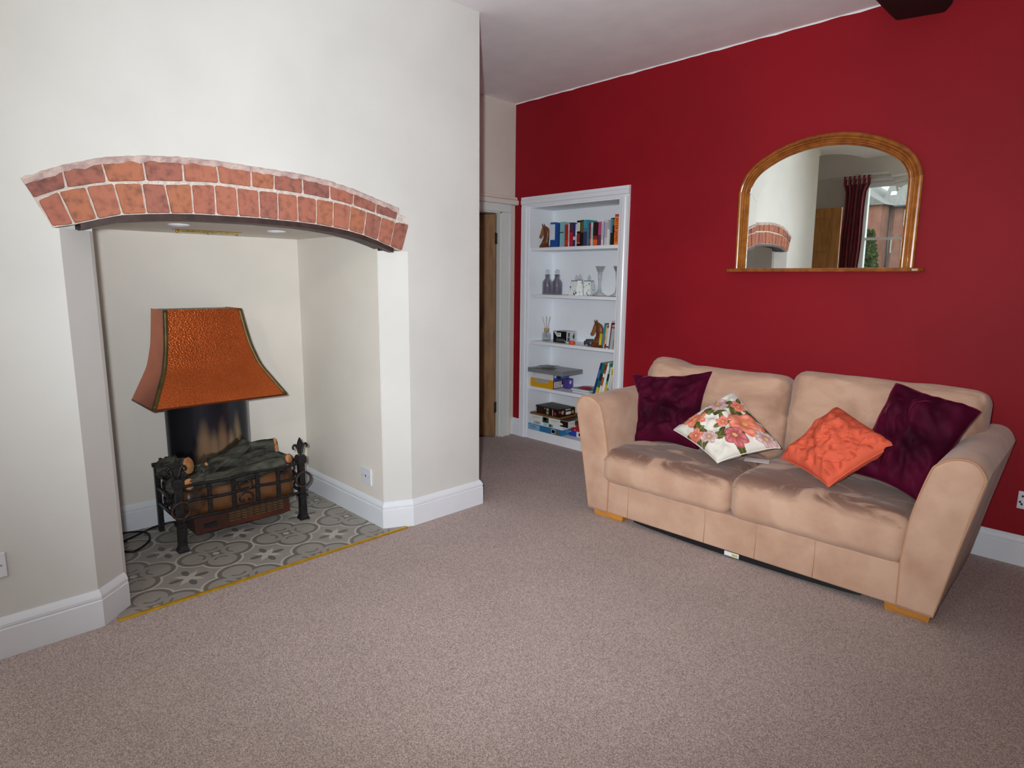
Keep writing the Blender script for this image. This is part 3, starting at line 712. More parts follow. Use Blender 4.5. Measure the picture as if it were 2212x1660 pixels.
TB = [ # x0,x1,top,col,protrude,label,bands,text
 (-3.513, -3.486, .200, '#d7d9dc', .02, 'white paperback with navy edge beside the carved horse bookend, top shelf', [(0, 1, '#dcdde0'), (.0, .06, '#1c2540')], None),
 (-3.485, -3.434, .197, '#2c58a4', .00, 'royal blue paperback with white title, second book from the horse bookend', [(.30, .92, '#cfd8ea'), (.05, .25, '#24488c')], None),
 (-3.432, -3.388, .185, '#163a44', .045, 'dark teal paperback set back between the blue and pale aqua books', [(.04, .3, '#26323a')], None),
 (-3.386, -3.346, .195, '#7fb3bd', .005, 'pale aqua paperback with a small dark bird, top shelf', [(.56, .60, '#1c3540')], None),
 (-3.342, -3.308, .174, '#a82a1e', .015, 'brick red short paperback between the aqua and white books, top shelf', [(.08, .30, '#c8352a')], None),
 (-3.307, -3.293, .178, '#d8d6d2', .015, 'thin off-white paperback right of the short red book', [(.2, .7, '#c2bfc0')], None),
 (-3.290, -3.253, .186, '#4c3048', .010, 'purple paperback with a scarlet lower half, top shelf', [(.02, .6, '#b3202e')], None),
 (-3.252, -3.231, .182, '#2a2f66', .012, 'slim navy paperback beside the purple and scarlet one', [(.28, .42, '#d8d8e0')], None),
 (-3.230, -3.209, .174, '#b6cede', .012, 'slim pale blue paperback left of the tall black one, top shelf', [(.5, .75, '#e8ecf0')], None),
 (-3.206, -3.173, .196, '#17151a', .0, 'black paperback with white title block and rust lower half, top shelf', [(.58, .92, '#d4d0cc'), (.16, .5, '#8e2c1c'), (.1, .16, '#e0641c')], None),
 (-3.170, -3.140, .198, '#151716', .002, 'black paperback with olive title, middle of the top shelf', [(.52, .95, '#5c5a28')], None),
 (-3.139, -3.102, .197, '#3a93a2', .0, 'turquoise paperback fading to violet, middle of the top shelf', [(.0, .55, '#3a3a66'), (.55, .70, '#4a6f96')], None),
 (-3.099, -3.078, .175, '#7c2038', .016, 'slim dark crimson paperback, right of the turquoise one', [(.1, .3, '#b8402c')], None),
 (-3.077, -3.050, .175, '#b9cfcc', .012, 'pale mint paperback on the top shelf', [(.3, .8, '#a5bcbc')], None),
 (-3.049, -3.004, .174, '#2c1c1a', .004, 'dark brown thriller with a glowing orange base, top shelf', [(.02, .26, '#e2602e'), (.26, .42, '#8e3020')], None),
 (-3.001, -2.972, .175, '#b04a78', .006, 'magenta paperback with plum lower half, top shelf', [(.02, .45, '#5c3c58')], None),
 (-2.971, -2.952, .171, '#d6d4d0', .006, 'slim white paperback right of the magenta one', [(.25, .95, '#b8b6b6')], None),
 (-2.951, -2.942, .177, '#2a58b0', .010, 'thin blue paperback between two white ones', [(.1, .3, '#202028')], None),
 (-2.941, -2.910, .187, '#cfcbd0', .004, 'white paperback with lilac title beside the thin blue one', [(.3, .9, '#b4a8b6')], None),
 (-2.909, -2.890, .115, '#dedcda', -.004, 'short white booklet in front of the pink hardback', [], None),
 (-2.888, -2.862, .228, '#c03c60', .06, 'tall raspberry pink hardback behind its neighbours at the shelf end', [(.4, .9, '#d05074')], None),
 (-2.881, -2.862, .196, '#22292c', -.002, 'black paperback with blue title, second from the orange one', [(.45, .98, '#3c8cb0')], None),
 (-2.861, -2.842, .196, '#1c1a18', -.004, 'black paperback with gilt badge next to the orange one', [(.72, .95, '#6e6a34')], None),
 (-2.840, -2.806, .203, '#f07a34', -.008, 'bright orange thriller with black author name at the shelf end', [], 'PETER JAMES'),
]
for x0, x1, h, c, dy, lab, bands, txt in TB:
    book(lab, x0, D+.022+dy, SH[0], x1-x0, h, .12, c, bands, text=txt, tcol='#1c1512', tsize=.030 if txt else None, group=G1)
G3 = 'books on the third shelf'
for x0, w, h, c, lean, lab, bands in [
 (-2.958, .020, .112, '#dcb020', .10, 'small yellow booklet beside the lower horse bookend', [(.1, .6, '#e8c848')]),
 (-2.936, .020, .195, '#2f7886', .15, 'leaning teal picture book on the third shelf', [(.1, .9, '#3a8a94')]),
 (-2.914, .010, .185, '#d8b48c', .15, 'slim leaning tan and orange book beside the teal one', [(.2, .5, '#d07040')]),
 (-2.903, .014, .180, '#8c2430', .14, 'slim leaning maroon book with cream title, third shelf', [(.2, .9, '#d8cfae')]),
 (-2.887, .022, .215, '#dfe2e0', .12, 'leaning tall white picture book, third shelf', [(.04, .10, '#2c2c30')]),
 (-2.863, .008, .20, '#7a2428', .10, 'thin maroon book squeezed beside the white one', []),
 (-2.853, .026, .185, '#9db6c4', .10, 'leaning grey-blue picture book with a red spot', [(.86, .94, '#b83c38')]),
 (-2.825, .012, .175, '#c8963c', .08, 'slim ochre book leaning beside the grey-blue one', [(.1, .4, '#b07c28')]),
 (-2.810, .015, .285, '#d8bcc8', .0, 'tall pale pink book against the right side of the third shelf', [(.3, .8, '#a890b4')])]:
    book(lab, x0, D+.022, SH[2]+(.0005 if not lean else .0), w, h, .14, c, bands, lean=lean, group=G3)
G4 = 'tall books leaning on the fourth shelf'
for x0, w, h, c, lean, lab, bands in [
 (-3.015, .022, .285, '#1f2f6e', .275, 'leaning navy annual with green cover, fourth shelf', [(.55, .8, '#4c68b0')]),
 (-2.988, .026, .280, '#1d6e5e', .27, 'leaning dark green adventure annual with yellow badge', [(.1, .3, '#d8c040'), (.5, .7, '#203438')]),
 (-2.958, .020, .285, '#b4502c', .255, 'leaning white annual with rust stripes, fourth shelf', [(.0, .35, '#e6e4e0'), (.6, .7, '#e6e4e0'), (.8, .95, '#7c2c20')]),
 (-2.934, .024, .288, '#dfe2e2', .235, 'leaning plain white annual on the fourth shelf', [(.1, .9, '#eceeee')]),
 (-2.906, .022, .285, '#39a878', .20, 'leaning emerald green annual with yellow label', [(.2, .4, '#e0b020'), (.5, .7, '#1c2c30')]),
 (-2.880, .016, .282, '#5c98c0', .16, 'leaning sky blue annual with white edge, fourth shelf', [(.3, .9, '#d8dce0')]),
 (-2.858, .018, .28, '#d8d2c4', .12, 'leaning cream annual against the bookcase side', [(.68, .85, '#d8a020')])]:
    book(lab, x0, D+.03, SH[3]+.002, w, h, .2, c, bands, lean=lean, group=G4, cover='#2c8070' if 'navy' in lab else None)

# ---- carved horse-head bookends
def horse(label, x, y, z, s):
    t = thing('horse_bookend', label, 'bookend', (x, y, z), 0, 'carved horse bookends'); t.scale = (s,)*3
    k = MB(); k.box(-.035, .07, -.03, .03, 0, .022); k.build('base', horse_wood, t, bevel=.004)
    sec = [(-.005, .022, .045, .024), (.005, .05, .036, .020), (.018, .085, .028, .018), (.022, .115, .030, .018), (.016, .145, .034, .018), (.004, .168, .032, .017), (-.008, .182, .018, .014)]
    rings = [[(cx+rx*math.cos(a), ry*math.sin(a), zz) for a in [2*PI*q/16 for q in range(16)]] for cx, zz, rx, ry in sec]
    k = MB(); k.loft(rings, True, True, 0, True); k.build('neck', horse_wood, t)
    # head: pointing down and outwards (-x)
    a, b_ = Vector((.0, 0, .165)), Vector((-.055, 0, .085)); tt = (b_-a).normalized(); nx = Vector((0, 1, 0)); ny = tt.cross(nx)
    rr = [(0, .024, .016), (.15, .027, .018), (.4, .022, .016), (.65, .015, .012), (.88, .014, .012), (1, .009, .008)]
    k = MB(); k.loft([[a.lerp(b_, q[0])+nx*math.cos(w_)*q[2]+ny*math.sin(w_)*q[1] for w_ in [2*PI*i/14 for i in range(14)]] for q in rr], True, True, 0, True); k.build('head', horse_face, t)
    for sy_ in (-1, 1):
        k = MB(); k.tube([(-.012, sy_*.010, .178), (-.018, sy_*.012, .192), (-.022, sy_*.012, .204)], [.006, .005, .001], 6); k.build('ear', horse_wood, t)
    return t
horse('carved wooden horse-head bookend on the top shelf', -3.590, D+.07, SH[0], .97)
horse('carved wooden horse-head bookend beside the toy car', -2.995, D+.05, SH[2], 1.05)

# ---- glassware on shelf two
def bottle(label, x):
    t = thing('stoppered_bottle', label, 'bottle', (x, D+.10, SH[1]), 0, 'smoked glass bottles')
    MB().lathe([(.040, 0), (.043, .004), (.043, .095), (.040, .108), (.024, .130), (.021, .135), (.021, .160), (.024, .163), (.024, .167), (.018, .167), (.018, .135), (.038, .105), (.040, .008), (.001, .006)], n=28).build('body', smoke_glass, t)
    MB().lathe([(.012, .150), (.014, .168), (.010, .172), (.018, .180), (.020, .190), (.017, .200), (.008, .207), (.001, .208)], n=18).build('stopper', clear_glass, t)
bottle('smoked glass bottle with round clear stopper, nearer the bookcase edge', -3.578)
bottle('smoked glass bottle with round clear stopper, nearer the blue and white bottles', -3.470)
porc = mat('blue_sprig_porcelain', '#dfe6e4', .25, col2='#2c3a70', vscale=55, vlo=.60, vhi=.64, detail=3)
def vase(label, x, y, w0, w1, h, rz, stop):
    t = thing('perfume_bottle', label, 'bottle', (x, y, SH[1]), rz, 'blue and white bottles')
    sq = lambda w, z: [(sx_*w, sy_*w, z) for sx_, sy_ in ((-1, -1), (1, -1), (1, 1), (-1, 1))]
    MB().loft([sq(w0, 0), sq(w0, .004), sq(w1, h-.006), sq(w1*.92, h)], True, True, 0, False).build('body', porc, t, bevel=.004)
    MB().loft([sq(w1*1.02, h-.004), sq(w1*1.02, h+.003)], True, True, 0, False).build('rim', mat('grey_rim', '#6c7484', .3), t)
    if stop: MB().lathe([(.008, h), (.012, h+.012), (.015, h+.022), (.009, h+.034), (.001, h+.050)], n=14).build('stopper', clear_glass, t)
vase('tapered blue and white bottle with clear stopper, left of its trio', -3.262, D+.10, .050, .030, .116, .1, True)
vase('tapered blue and white bottle at the back right of its trio', -3.165, D+.14, .046, .028, .116, .15, True)
vase('narrow blue and white bottle in front of its trio', -3.192, D+.06, .034, .018, .122, .5, True)
def candlestick(label, x):
    t = thing('glass_candlestick', label, 'candlestick', (x, D+.10, SH[1]), 0, 'cut glass candlesticks')
    MB().lathe([(.064, 0), (.064, .003), (.020, .030), (.018, .042)], n=8).build('foot', clear_glass, t)
    MB().lathe([(.016, .042), (.012, .075), (.009, .100), (.013, .125), (.016, .150), (.014, .156), (.020, .163), (.013, .170)], n=10).build('stem', clear_glass, t)
    MB().lathe([(.014, .170), (.022, .190), (.039, .230), (.035, .230), (.018, .192), (.001, .182)], n=10).build('cup', cut_glass, t)
candlestick('cut glass candlestick beside the blue and white bottles', -3.028)
candlestick('cut glass candlestick half hidden by the bookcase frame', -2.858)

# ---- shelf three
t = thing('reed_diffuser', 'small glass reed diffuser bottle on the third shelf', 'reed diffuser', (-3.605, D+.13, SH[2]))
MB().lathe([(.034, 0), (.037, .004), (.038, .045), (.034, .065), (.022, .078), (.020, .082), (.016, .082), (.030, .060), (.034, .045), (.033, .006), (.001, .005)], n=24).build('bottle', clear_glass, t)
MB().lathe([(.022, .080), (.022, .106), (.012, .108)], n=18).build('collar', mat('cork', '#b39a74', .8, var=.1, vscale=50), t)
for dx_, dy_ in ((-.05, .0), (-.02, .02), (.005, -.01), (.03, .01), (.045, -.005)):
    MB().tube([(-dx_*.2, -dy_*.2, .03), (dx_, dy_, .205)], .0015, 5).build('reed', mat('reed_tan', '#a98f78', .8), t)
t = thing('camera_box', 'black and white cardboard box with barcode on the third shelf', 'box', (-3.485, D+.085, SH[2]))
k = MB(); w_, d_, h_ = .145, .125, .095
k.add([(x, y, z) for x in (0, w_) for y in (0, d_) for z in (0, h_)], [(0, 4, 5, 1)], 0); o_ = [(4, 6, 7, 5)]
k.f += [[4, 6, 7, 5], [0, 1, 3, 2], [2, 3, 7, 6], [0, 2, 6, 4], [1, 5, 7, 3]]; k.mi += [1, 0, 1, 1, 2]; k.sm += [False]*5
k.build('carton', [flat('#141414', .35), flat('#c9ccd0', .35), flat('#8e9296', .35)], t)
k = MB(); k.add([(.002, -.0006, h_-.004), (.035, -.0006, h_-.002), (.05, -.0006, .04)], [(0, 1, 2)]); k.add([(w_-.035, -.0006, .030), (w_-.002, -.0006, .002), (w_-.001, -.0006, .012)], [(0, 1, 2)]); k.build('print', flat('#c9ccd0', .35), t)
k = MB(); k.box(.045, .085, -.0012, -.0005, .050, .082); k.build('barcode_label', paper_mat, t)
k = MB()
for i in range(8): k.box(.052+i*.0034, .0535+i*.0034, -.0016, -.0011, .060, .078)
k.build('barcode', flat('#202020'), t)
k = MB(); k.box(.035, .115, -.0012, -.0005, .010, .035); k.build('print_panel', flat('#4a524c', .35), t)
for z0, z1, y0, y1 in ((.05, .085, .018, .042), (.012, .045, .012, .042)):
    k = MB(); k.box(w_+.0004, w_+.0010, y0, y1, z0, z1); k.build('print_panel', flat('#4a4e54', .35), t)
k = MB(); k.prism([(.075, .05), (.098, .082), (.105, .05), (.098, .022)], 0, w_+.0004, w_+.001); k.build('print_panel', flat('#3a3d44', .35), t)
t = thing('tealight_holder', 'small glossy orange tealight holder at the shelf edge', 'candle holder', (-3.258, D+.06, SH[2]))
MB().lathe([(.020, 0), (.026, .006), (.027, .016), (.023, .026), (.019, .027), (.017, .020), (.001, .018)], n=20).build('bowl', mat('orange_glass', '#e04a14', .12, coat=.5), t)
MB().lathe([(.016, .018), (.016, .022), (.001, .022)], n=14).build('wax', flat('#e8d8c8'), t)
# toy car
t = thing('toy_car', 'dark silver toy sports car next to the horse bookend', 'toy car', (-3.108, D+.10, SH[2]), math.radians(-28))
prof = [(-.062, .012), (-.062, .030), (-.050, .036), (-.026, .040), (-.012, .052), (.014, .053), (.034, .040), (.058, .033), (.063, .022), (.062, .012)]
k = MB(); k.loft([[(q[0]*s_, y, .008+(q[1]-.008)*zz) for q in prof] for y, s_, zz in ((-.026, .96, .86), (-.022, 1, 1), (.022, 1, 1), (.026, .96, .86))], True, True, 0, False); k.build('body', mat('dark_silver_paint', '#5a5c6a', .25, metal=.6), t, bevel=.002)
k = MB(); k.loft([[(q[0], y, q[1]) for q in [(-.026, .0405), (-.013, .0505), (.013, .0515), (.032, .0405)]] for y in (-.0265, .0265)], True, True, 0, False); k.build('windows', flat('#15171c', .1), t)
for x in (-.038, .038):
    for y in (-.025, .025): MB().ring((x, y, .0105), .0075, .0038, 1, 14, 6).build('wheel', black_rubber, t)
for y in (-.018, .018): k = MB(); k.box(.058, .0625, y-.005, y+.005, .022, .028); k.build('headlight', flat('#d8dce4', .2), t)

# ---- boxed games: oriented carton helper
def carton(name, label, cat, x, y, z, w, d, h, cols, rz=0, group=None):
    """front-left corner at (x,y); cols = front, side(+x), top"""
    t = thing(name, label, cat, (x, y, z), rz, group)
    k = MB(); k.add([(a, b_, c) for a in (0, w) for b_ in (0, d) for c in (0, h)], [(0, 4, 5, 1)], 0)
    k.f += [[4, 6, 7, 5], [0, 1, 3, 2], [2, 3, 7, 6], [0, 2, 6, 4], [1, 5, 7, 3]]; k.mi += [1, 0, 1, 0, 2]; k.sm += [False]*5
    k.build('carton', [flat(c, .4) for c in cols], t)
    def pf(x0, x1, z0, z1, c, nm='print'): q = MB(); q.box(x0, x1, -.0008, .0002, z0, z1); q.build(nm, flat(c, .4), t)
    def ps(y0, y1, z0, z1, c, nm='print'): q = MB(); q.box(w-.0002, w+.0008, y0, y1, z0, z1); q.build(nm, flat(c, .4), t)
    return t, pf, ps
G5 = 'boxed games on the bottom shelf'
t, pf, ps = carton('puzzle_box', 'mid blue jigsaw box at the bottom of the stack', 'box', -3.698, D+.004, .08, .395, .26, .05, ('#2c6f9c', '#2f7aa6', '#3c84ac'), group=G5)
pf(.0, .15, .002, .048, '#7fa8ca'); pf(.285, .33, .006, .044, '#c2bda6'); pf(.29, .325, .012, .038, '#7a7448'); pf(.345, .375, .008, .040, '#6a5c3c')
lettering('1000', .034, flat('#3f7fb0'), t, (.068, -.0014, .026), (PI/2, 0, 0)); lettering('1000', .042, flat('#8fc0dc'), t, (.3962, .095, .026), (PI/2, 0, PI/2))
t, pf, ps = carton('puzzle_box', 'slim white jigsaw box between the blue and the green-pictured boxes', 'box', -3.665, D+.012, .1305, .372, .25, .034, ('#dfe2e4', '#d6dadc', '#c9cdd0'), group=G5)
lettering('1000', .040, flat('#1d1d20'), t, (.075, -.0012, .018), (PI/2, 0, 0)); lettering('1000', .034, flat('#1d1d20'), t, (.3732, .09, .018), (PI/2, 0, PI/2))
pf(.155, .20, .008, .028, '#a9c4d4'); pf(.215, .245, .004, .030, '#4a5c3c'); pf(.245, .262, .006, .028, '#6aa0c0')
t, pf, ps = carton('puzzle_box', 'white jigsaw box with green pictures and a dark corner', 'box', -3.652, D-.006, .165, .432, .26, .055, ('#d9dcd8', '#d2d6d0', '#4a3c34'), group=G5)
pf(.145, .215, .004, .051, '#2f4a30'); pf(.16, .19, .02, .05, '#6f8a78'); pf(.345, .431, .002, .053, '#201418'); ps(.085, .15, .004, .051, '#3a4a38')
q = MB(); q.prism([(.335, .010), (.37, .016), (.378, .024), (.366, .030), (.335, .036)], 1, -.0016, -.0006); q.build('print', flat('#d9dcd8', .4), t)
for x, w_ in ((.03, .09), (.245, .08)):
    pf(x, x+w_, .036, .039, '#8c8f88', 'print_line'); pf(x, x+w_*.7, .028, .030, '#a0a39c', 'print_line')
ps(.02, .07, .032, .035, '#8c8f88', 'print_line')
t = thing('wooden_board', 'brown wooden board lying across the jigsaw boxes', 'board', (-3.655, D-.012, .2205))
k = MB(); k.box(0, .345, 0, .27, 0, .018); k.build('board', mat('walnut_board', '#8a5c3c', .5, col2='#70482c', vscale=9, stretch=(1, 5, 5)), t, bevel=.006)
t, pf, ps = carton('board_game_box', 'black and gold board game box on top of the wooden board', 'box', -3.60, D+.005, .239, .275, .20, .066, ('#1b1510', '#181310', '#3c332c'), rz=-.06, group=G5)
pf(.0, .012, .006, .056, '#b8b4ac'); pf(.02, .10, .004, .060, '#2a2114'); pf(.135, .160, .006, .030, '#a89c7c'); pf(.135, .160, .036, .058, '#a89c7c'); pf(.205, .213, .004, .055, '#b8ac90'); pf(.225, .248, .012, .036, '#a0303c')
ps(.008, .026, .030, .052, '#b03040'); ps(.085, .145, .048, .060, '#b8b4ac'); ps(.090, .150, .012, .036, '#e8e4dc'); ps(.160, .186, .014, .040, '#d87820')
q = MB(); q.lathe([(.018, 0), (.018, .001), (.001, .001)], n=16); o = q.build('emblem', flat('#a8966c', .4), t, (.2752, .055, .034)); o.rotation_euler = (0, PI/2, 0)
pf(.112, .118, .046, .058, '#c8c0b0')
t, pf, ps = carton('board_game_box', 'blue and white game box under the small red one', 'box', -3.285, D+.085, .0805, .21, .16, .047, ('#2440a4', '#2440a4', '#2f4cae'), group=G5)
pf(.080, .209, .001, .046, '#d4d8e0'); pf(.105, .15, .012, .036, '#7c8088'); lettering('O', .018, flat('#e8eaf0'), t, (.015, -.0014, .036), (PI/2, 0, 0))
t, pf, ps = carton('board_game_box', 'red card game box on the blue and white one', 'box', -3.262, D+.080, .128, .20, .16, .058, ('#a81420', '#a81420', '#5c4a48'), group=G5)
pf(.038, .050, .034, .048, '#e0c8c4'); pf(.048, .075, .014, .042, '#5a3c50'); pf(.040, .05, .006, .014, '#d8b0ac')

G4b = 'boxes stacked on the fourth shelf'
t, pf, ps = carton('flat_box', 'yellow and purple game box with grey label, lowest in its stack', 'box', -3.682, D+.022, SH[3], .262, .21, .073, ('#cf9a12', '#5c3a72', '#a08030'), group=G4b)
pf(.05, .205, .040, .070, '#a4a4a8'); ps(.012, .125, .008, .060, '#d8d6d4'); ps(.11, .125, .03, .06, '#9c3030')
for i in range(4):
    for j in range(3): ps(.022+i*.022, .032+i*.022, .014+j*.015, .022+j*.015, ('#403c48', '#903c38')[(i+j) % 2])
t, pf, ps = carton('flat_box', 'white and blue box between the yellow box and the plastic tray', 'box', -3.672, D+.026, SH[3]+.0735, .25, .20, .056, ('#d3d5d8', '#2b4f96', '#c0c2c6'), group=G4b)
ps(.01, .035, .020, .040, '#c8ccd8'); ps(.05, .09, .008, .046, '#1c2434'); ps(.10, .135, .014, .048, '#4c98d0'); pf(.024, .030, .030, .036, '#3c3c40')
t = thing('plastic_tray', 'frosted grey plastic tray lid on top of the box stack', 'tray', (-3.675, D-.022, SH[3]+.130))
k = MB(); w_, d_, h_ = .40, .25, .036
k.box(0, w_, 0, d_, .032, h_); k.box(0, w_, 0, .003, 0, .033); k.box(0, w_, d_-.003, d_, 0, .033); k.box(0, .003, .003, d_-.003, 0, .033); k.box(w_-.003, w_, .003, d_-.003, 0, .033)
k.build('lid', frost_plastic, t)
t = thing('folded_leaflet', 'folded printed leaflet resting on the plastic tray', 'leaflet', (-3.545, D+.05, SH[3]+.167), .2)
k = MB(); k.add([(-.09, -.06, .004), (.09, -.07, .012), (.10, .07, .020), (-.08, .07, .010), (-.09, -.06, .005), (.09, -.07, .013), (.10, .07, .021), (-.08, .07, .011)], [(0, 1, 2, 3), (4, 5, 6, 7), (0, 1, 5, 4), (1, 2, 6, 5), (2, 3, 7, 6), (3, 0, 4, 7)])
k.build('upper_leaf', mat('leaflet_print', '#aab6bc', .5, col2='#585e54', vscale=18, vlo=.42, vhi=.56), t)
k = MB(); k.box(-.08, .10, -.06, .06, .0, .0015); k.build('lower_leaf', flat('#9a988e'), t)
t, pf, ps = carton('flat_box', 'small purple box behind the yellow box', 'box', -3.395, D+.13, SH[3], .05, .06, .085, ('#4a3a84', '#54429a', '#6a58a8'))
q = MB(); q.lathe([(.016, 0), (.016, .001), (.001, .001)], n=14); o = q.build('emblem', flat('#d0cce0'), t, (.0502, .03, .055)); o.rotation_euler = (0, PI/2, 0)
for i, (dx_, lab) in enumerate(((0, 'white ring-bound booklet, lower of the pair under the red pack'), (-.012, 'white ring-bound booklet, upper of the pair under the red pack'))):
    t = thing('booklet', lab, 'booklet', (-3.235+dx_, D+.055, SH[3]+i*.0165), 0)
    k = MB(); k.box(0, .185, 0, .15, .001, .015); k.build('page_block', flat('#ced2da'), t)
    k = MB(); k.box(-.002, .188, -.003, .152, .015, .0162); k.build('cover', flat('#a6a9b4'), t)
t = thing('sweet_packet', 'shiny red packet lying on the white booklets', 'packet', (-3.12, D+.12, SH[3]+.033), .15)
k = MB(); rings = []
for i in range(9):
    s = i/8*2-1; rings.append([(s*.075, .055*math.cos(a), .012+.012*math.sin(a)*(1-s*s)) for a in [2*PI*q_/10 for q_ in range(10)]])
k.loft(rings, True, True, 0, True); k.build('wrapper', mat('red_foil', '#b41c24', .25, col2='#5c3034', vscale=20, vlo=.5, vhi=.6), t)

# ------------------------------------------------------------------ sofa
sofa = thing('sofa', 'two-seater sand suede sofa with flared arms against the red wall', 'sofa', (-1.335, 3.285, 0), math.radians(1.3))
LZ = .035
ARM = [(.739, LZ), (.735, .229), (.752, .43), (.795, .624), (.825, .675), (.88, .704), (.94, .697), (.976, .650), (.973, .60), (.920, .33), (.868, LZ)]
def arm_poly(s):
    pts = catmull([(a, b_, 0) for a, b_ in ARM[1:-1]], 7, False)
    pts = [(ARM[0][0], ARM[0][1])]+[(p_.x, p_.y) for p_ in pts]+[ARM[-1]]
    return [(a*s, b_) for a, b_ in pts]
def shrink(poly, k):
    cx = sum(p_[0] for p_ in poly)/len(poly); cz = sum(p_[1] for p_ in poly)/len(poly)
    out = []
    for i, (a, b_) in enumerate(poly):
        d = Vector((a-cx, b_-cz)); L_ = d.length; out.append((cx+d.x/L_*(L_-k), cz+d.y/L_*(L_-k)))
    return out
for s_ in (-1, 1):
    ap = arm_poly(s_)
    k = MB(); rings = []
    for y, sh in ((-.462, .012), (-.458, .004), (-.45, 0), (-.30, 0), (-.15, 0), (0, 0), (.15, 0), (.30, 0), (.40, .0), (.425, .006), (.435, .02)):
        pp = shrink(ap, sh) if sh else ap
        rings.append([(a, y+.004*nz3((a*6, b_*6, y*3), 1, 2), b_+.004*nz3((a*4, y*6, b_*2), 1.2, 5)) for a, b_ in pp])
    k.loft(rings, True, True, 0, True); arm = k.build('arm', suede, sofa)
    k = MB(); k.tube([(a, -.457, b_) for a, b_ in shrink(ap, .002)], .0045, 6, closed=True); k.build('piping', piping_mat, arm)
k = MB(); k.box(-.745, .745, -.452, .42, LZ, .222); k.build('base', suede, sofa, bevel=.008)
for x in (-.60, -.135, .13, .40):
    k = MB(); k.tube([(x, -.4525, LZ+.004), (x+.002, -.4535, .14), (x, -.4525, .24)], .0016, 5); k.build('seam', piping_mat, sofa)
k = MB(); k.box(-.80, .80, .30, .43, LZ, .70); k.build('back_frame', suede, sofa, bevel=.03)
for x0, x1 in ((-.84, -.635), (.69, .86)):
    for y0, y1 in ((-.445, -.30), (.28, .42)):
        k = MB(); k.prism([(x0+.006, .0), (x1-.006, 0), (x1, LZ+.002), (x0, LZ+.002)], 1, y0, y1); k.build('leg', oak, sofa, bevel=.002)
k = MB(); rings = []
for i in range(25):
    x = -.56+1.16*i/24; sag = .008+.018*math.sin(PI*i/24)**.6
    rings.append([(x, -.446, LZ+.001), (x, -.448, LZ-sag), (x, -.41, LZ-sag), (x, .3, LZ-.006), (x, .3, LZ+.001)])
k.loft(rings, True, True, 0, False); k.build('underlining', mat('black_lining', '#0c0c0e', .5), sofa)
k = MB(); k.box(-.02, .055, -.4505, -.4490, .012, .034); lab_ = k.build('care_label', paper_mat, sofa)
k = MB(); k.box(.02, .048, -.4512, -.4504, .016, .028); k.build('print', flat('#b8b860'), lab_)

def rounded(hx, hy, hz, r, n=14, fn=None):
    """rounded box mesh (half sizes) with displacement callback"""
    idx = {}; vs = []; fs = []
    def V(i, j, k_):
        key = (i, j, k_)
        if key in idx: return idx[key]
        p_ = [2*i/n-1, 2*j/n-1, 2*k_/n-1]; q = [p_[0]*hx, p_[1]*hy, p_[2]*hz]
        lim = (hx-r, hy-r, hz-r); c = [max(-l, min(l, a)) for a, l in zip(q, lim)]
        d = Vector([a-b_ for a, b_ in zip(q, c)])
        # spread: map along the rounded rim
        pos = Vector(c)+(d.normalized()*r if d.length > 1e-9 else Vector())
        if fn: pos = fn(pos, p_)
        idx[key] = len(vs); vs.append(pos); return idx[key]
    for a in range(n):
        for b_ in range(n):
            fs += [(V(a, b_, 0), V(a, b_+1, 0), V(a+1, b_+1, 0), V(a+1, b_, 0)), (V(a, b_, n), V(a+1, b_, n), V(a+1, b_+1, n), V(a, b_+1, n)),
                   (V(a, 0, b_), V(a+1, 0, b_), V(a+1, 0, b_+1), V(a, 0, b_+1)), (V(a, n, b_), V(a, n, b_+1), V(a+1, n, b_+1), V(a+1, n, b_)),
                   (V(0, a, b_), V(0, a, b_+1), V(0, a+1, b_+1), V(0, a+1, b_)), (V(n, a, b_), V(n, a+1, b_), V(n, a+1, b_+1), V(n, a, b_+1))]
    mb = MB(); mb.add(vs, fs, 0, True); return mb
def seat_fn(seed, lift):
    def f(pos, p_):
        u, v_, w_ = p_
        if w_ > 0: pos = pos+Vector((0, 0, (lift*(1-u*u)*(1-v_*v_*.6)+.012*nz3((u*1.5, v_*1.5, 0), 1.2, seed))*w_))
        if v_ < 0: pos = pos+Vector((0, -.022*(1-u*u)*(1-w_*w_)*-v_, 0))
        return pos+Vector((0, 0, .004*nz3((u*5, v_*5, w_), 1, seed)))
    return f
for x0, x1, zt, sd in ((-.788, -.018, .405, 3), (-.014, .752, .432, 8)):
    hx = (x1-x0)/2; zb = .205; hz = (zt-zb)/2
    k = rounded(hx, .40, hz, .062, 30, seat_fn(sd, .028))
    ncol = []
    for q in k.v:
        fz = min(1, max(0, (q[2]-hz*.45)/(hz*.5))); ncol.append((fz, fz, fz))
    cu_ = k.build('seat_cushion', nap_suede, sofa, ((x0+x1)/2, -.074, (zt+zb)/2), col=ncol)
    ss = MB(); ss.tube([(hx*.93*(2*i/20-1), -.40+.006-.020*(1-(2*i/20-1)**2)*.5, hz-.052+.010*(1-(2*i/20-1)**2)) for i in range(21)], .0022, 5); ss.build('seam', piping_mat, cu_)
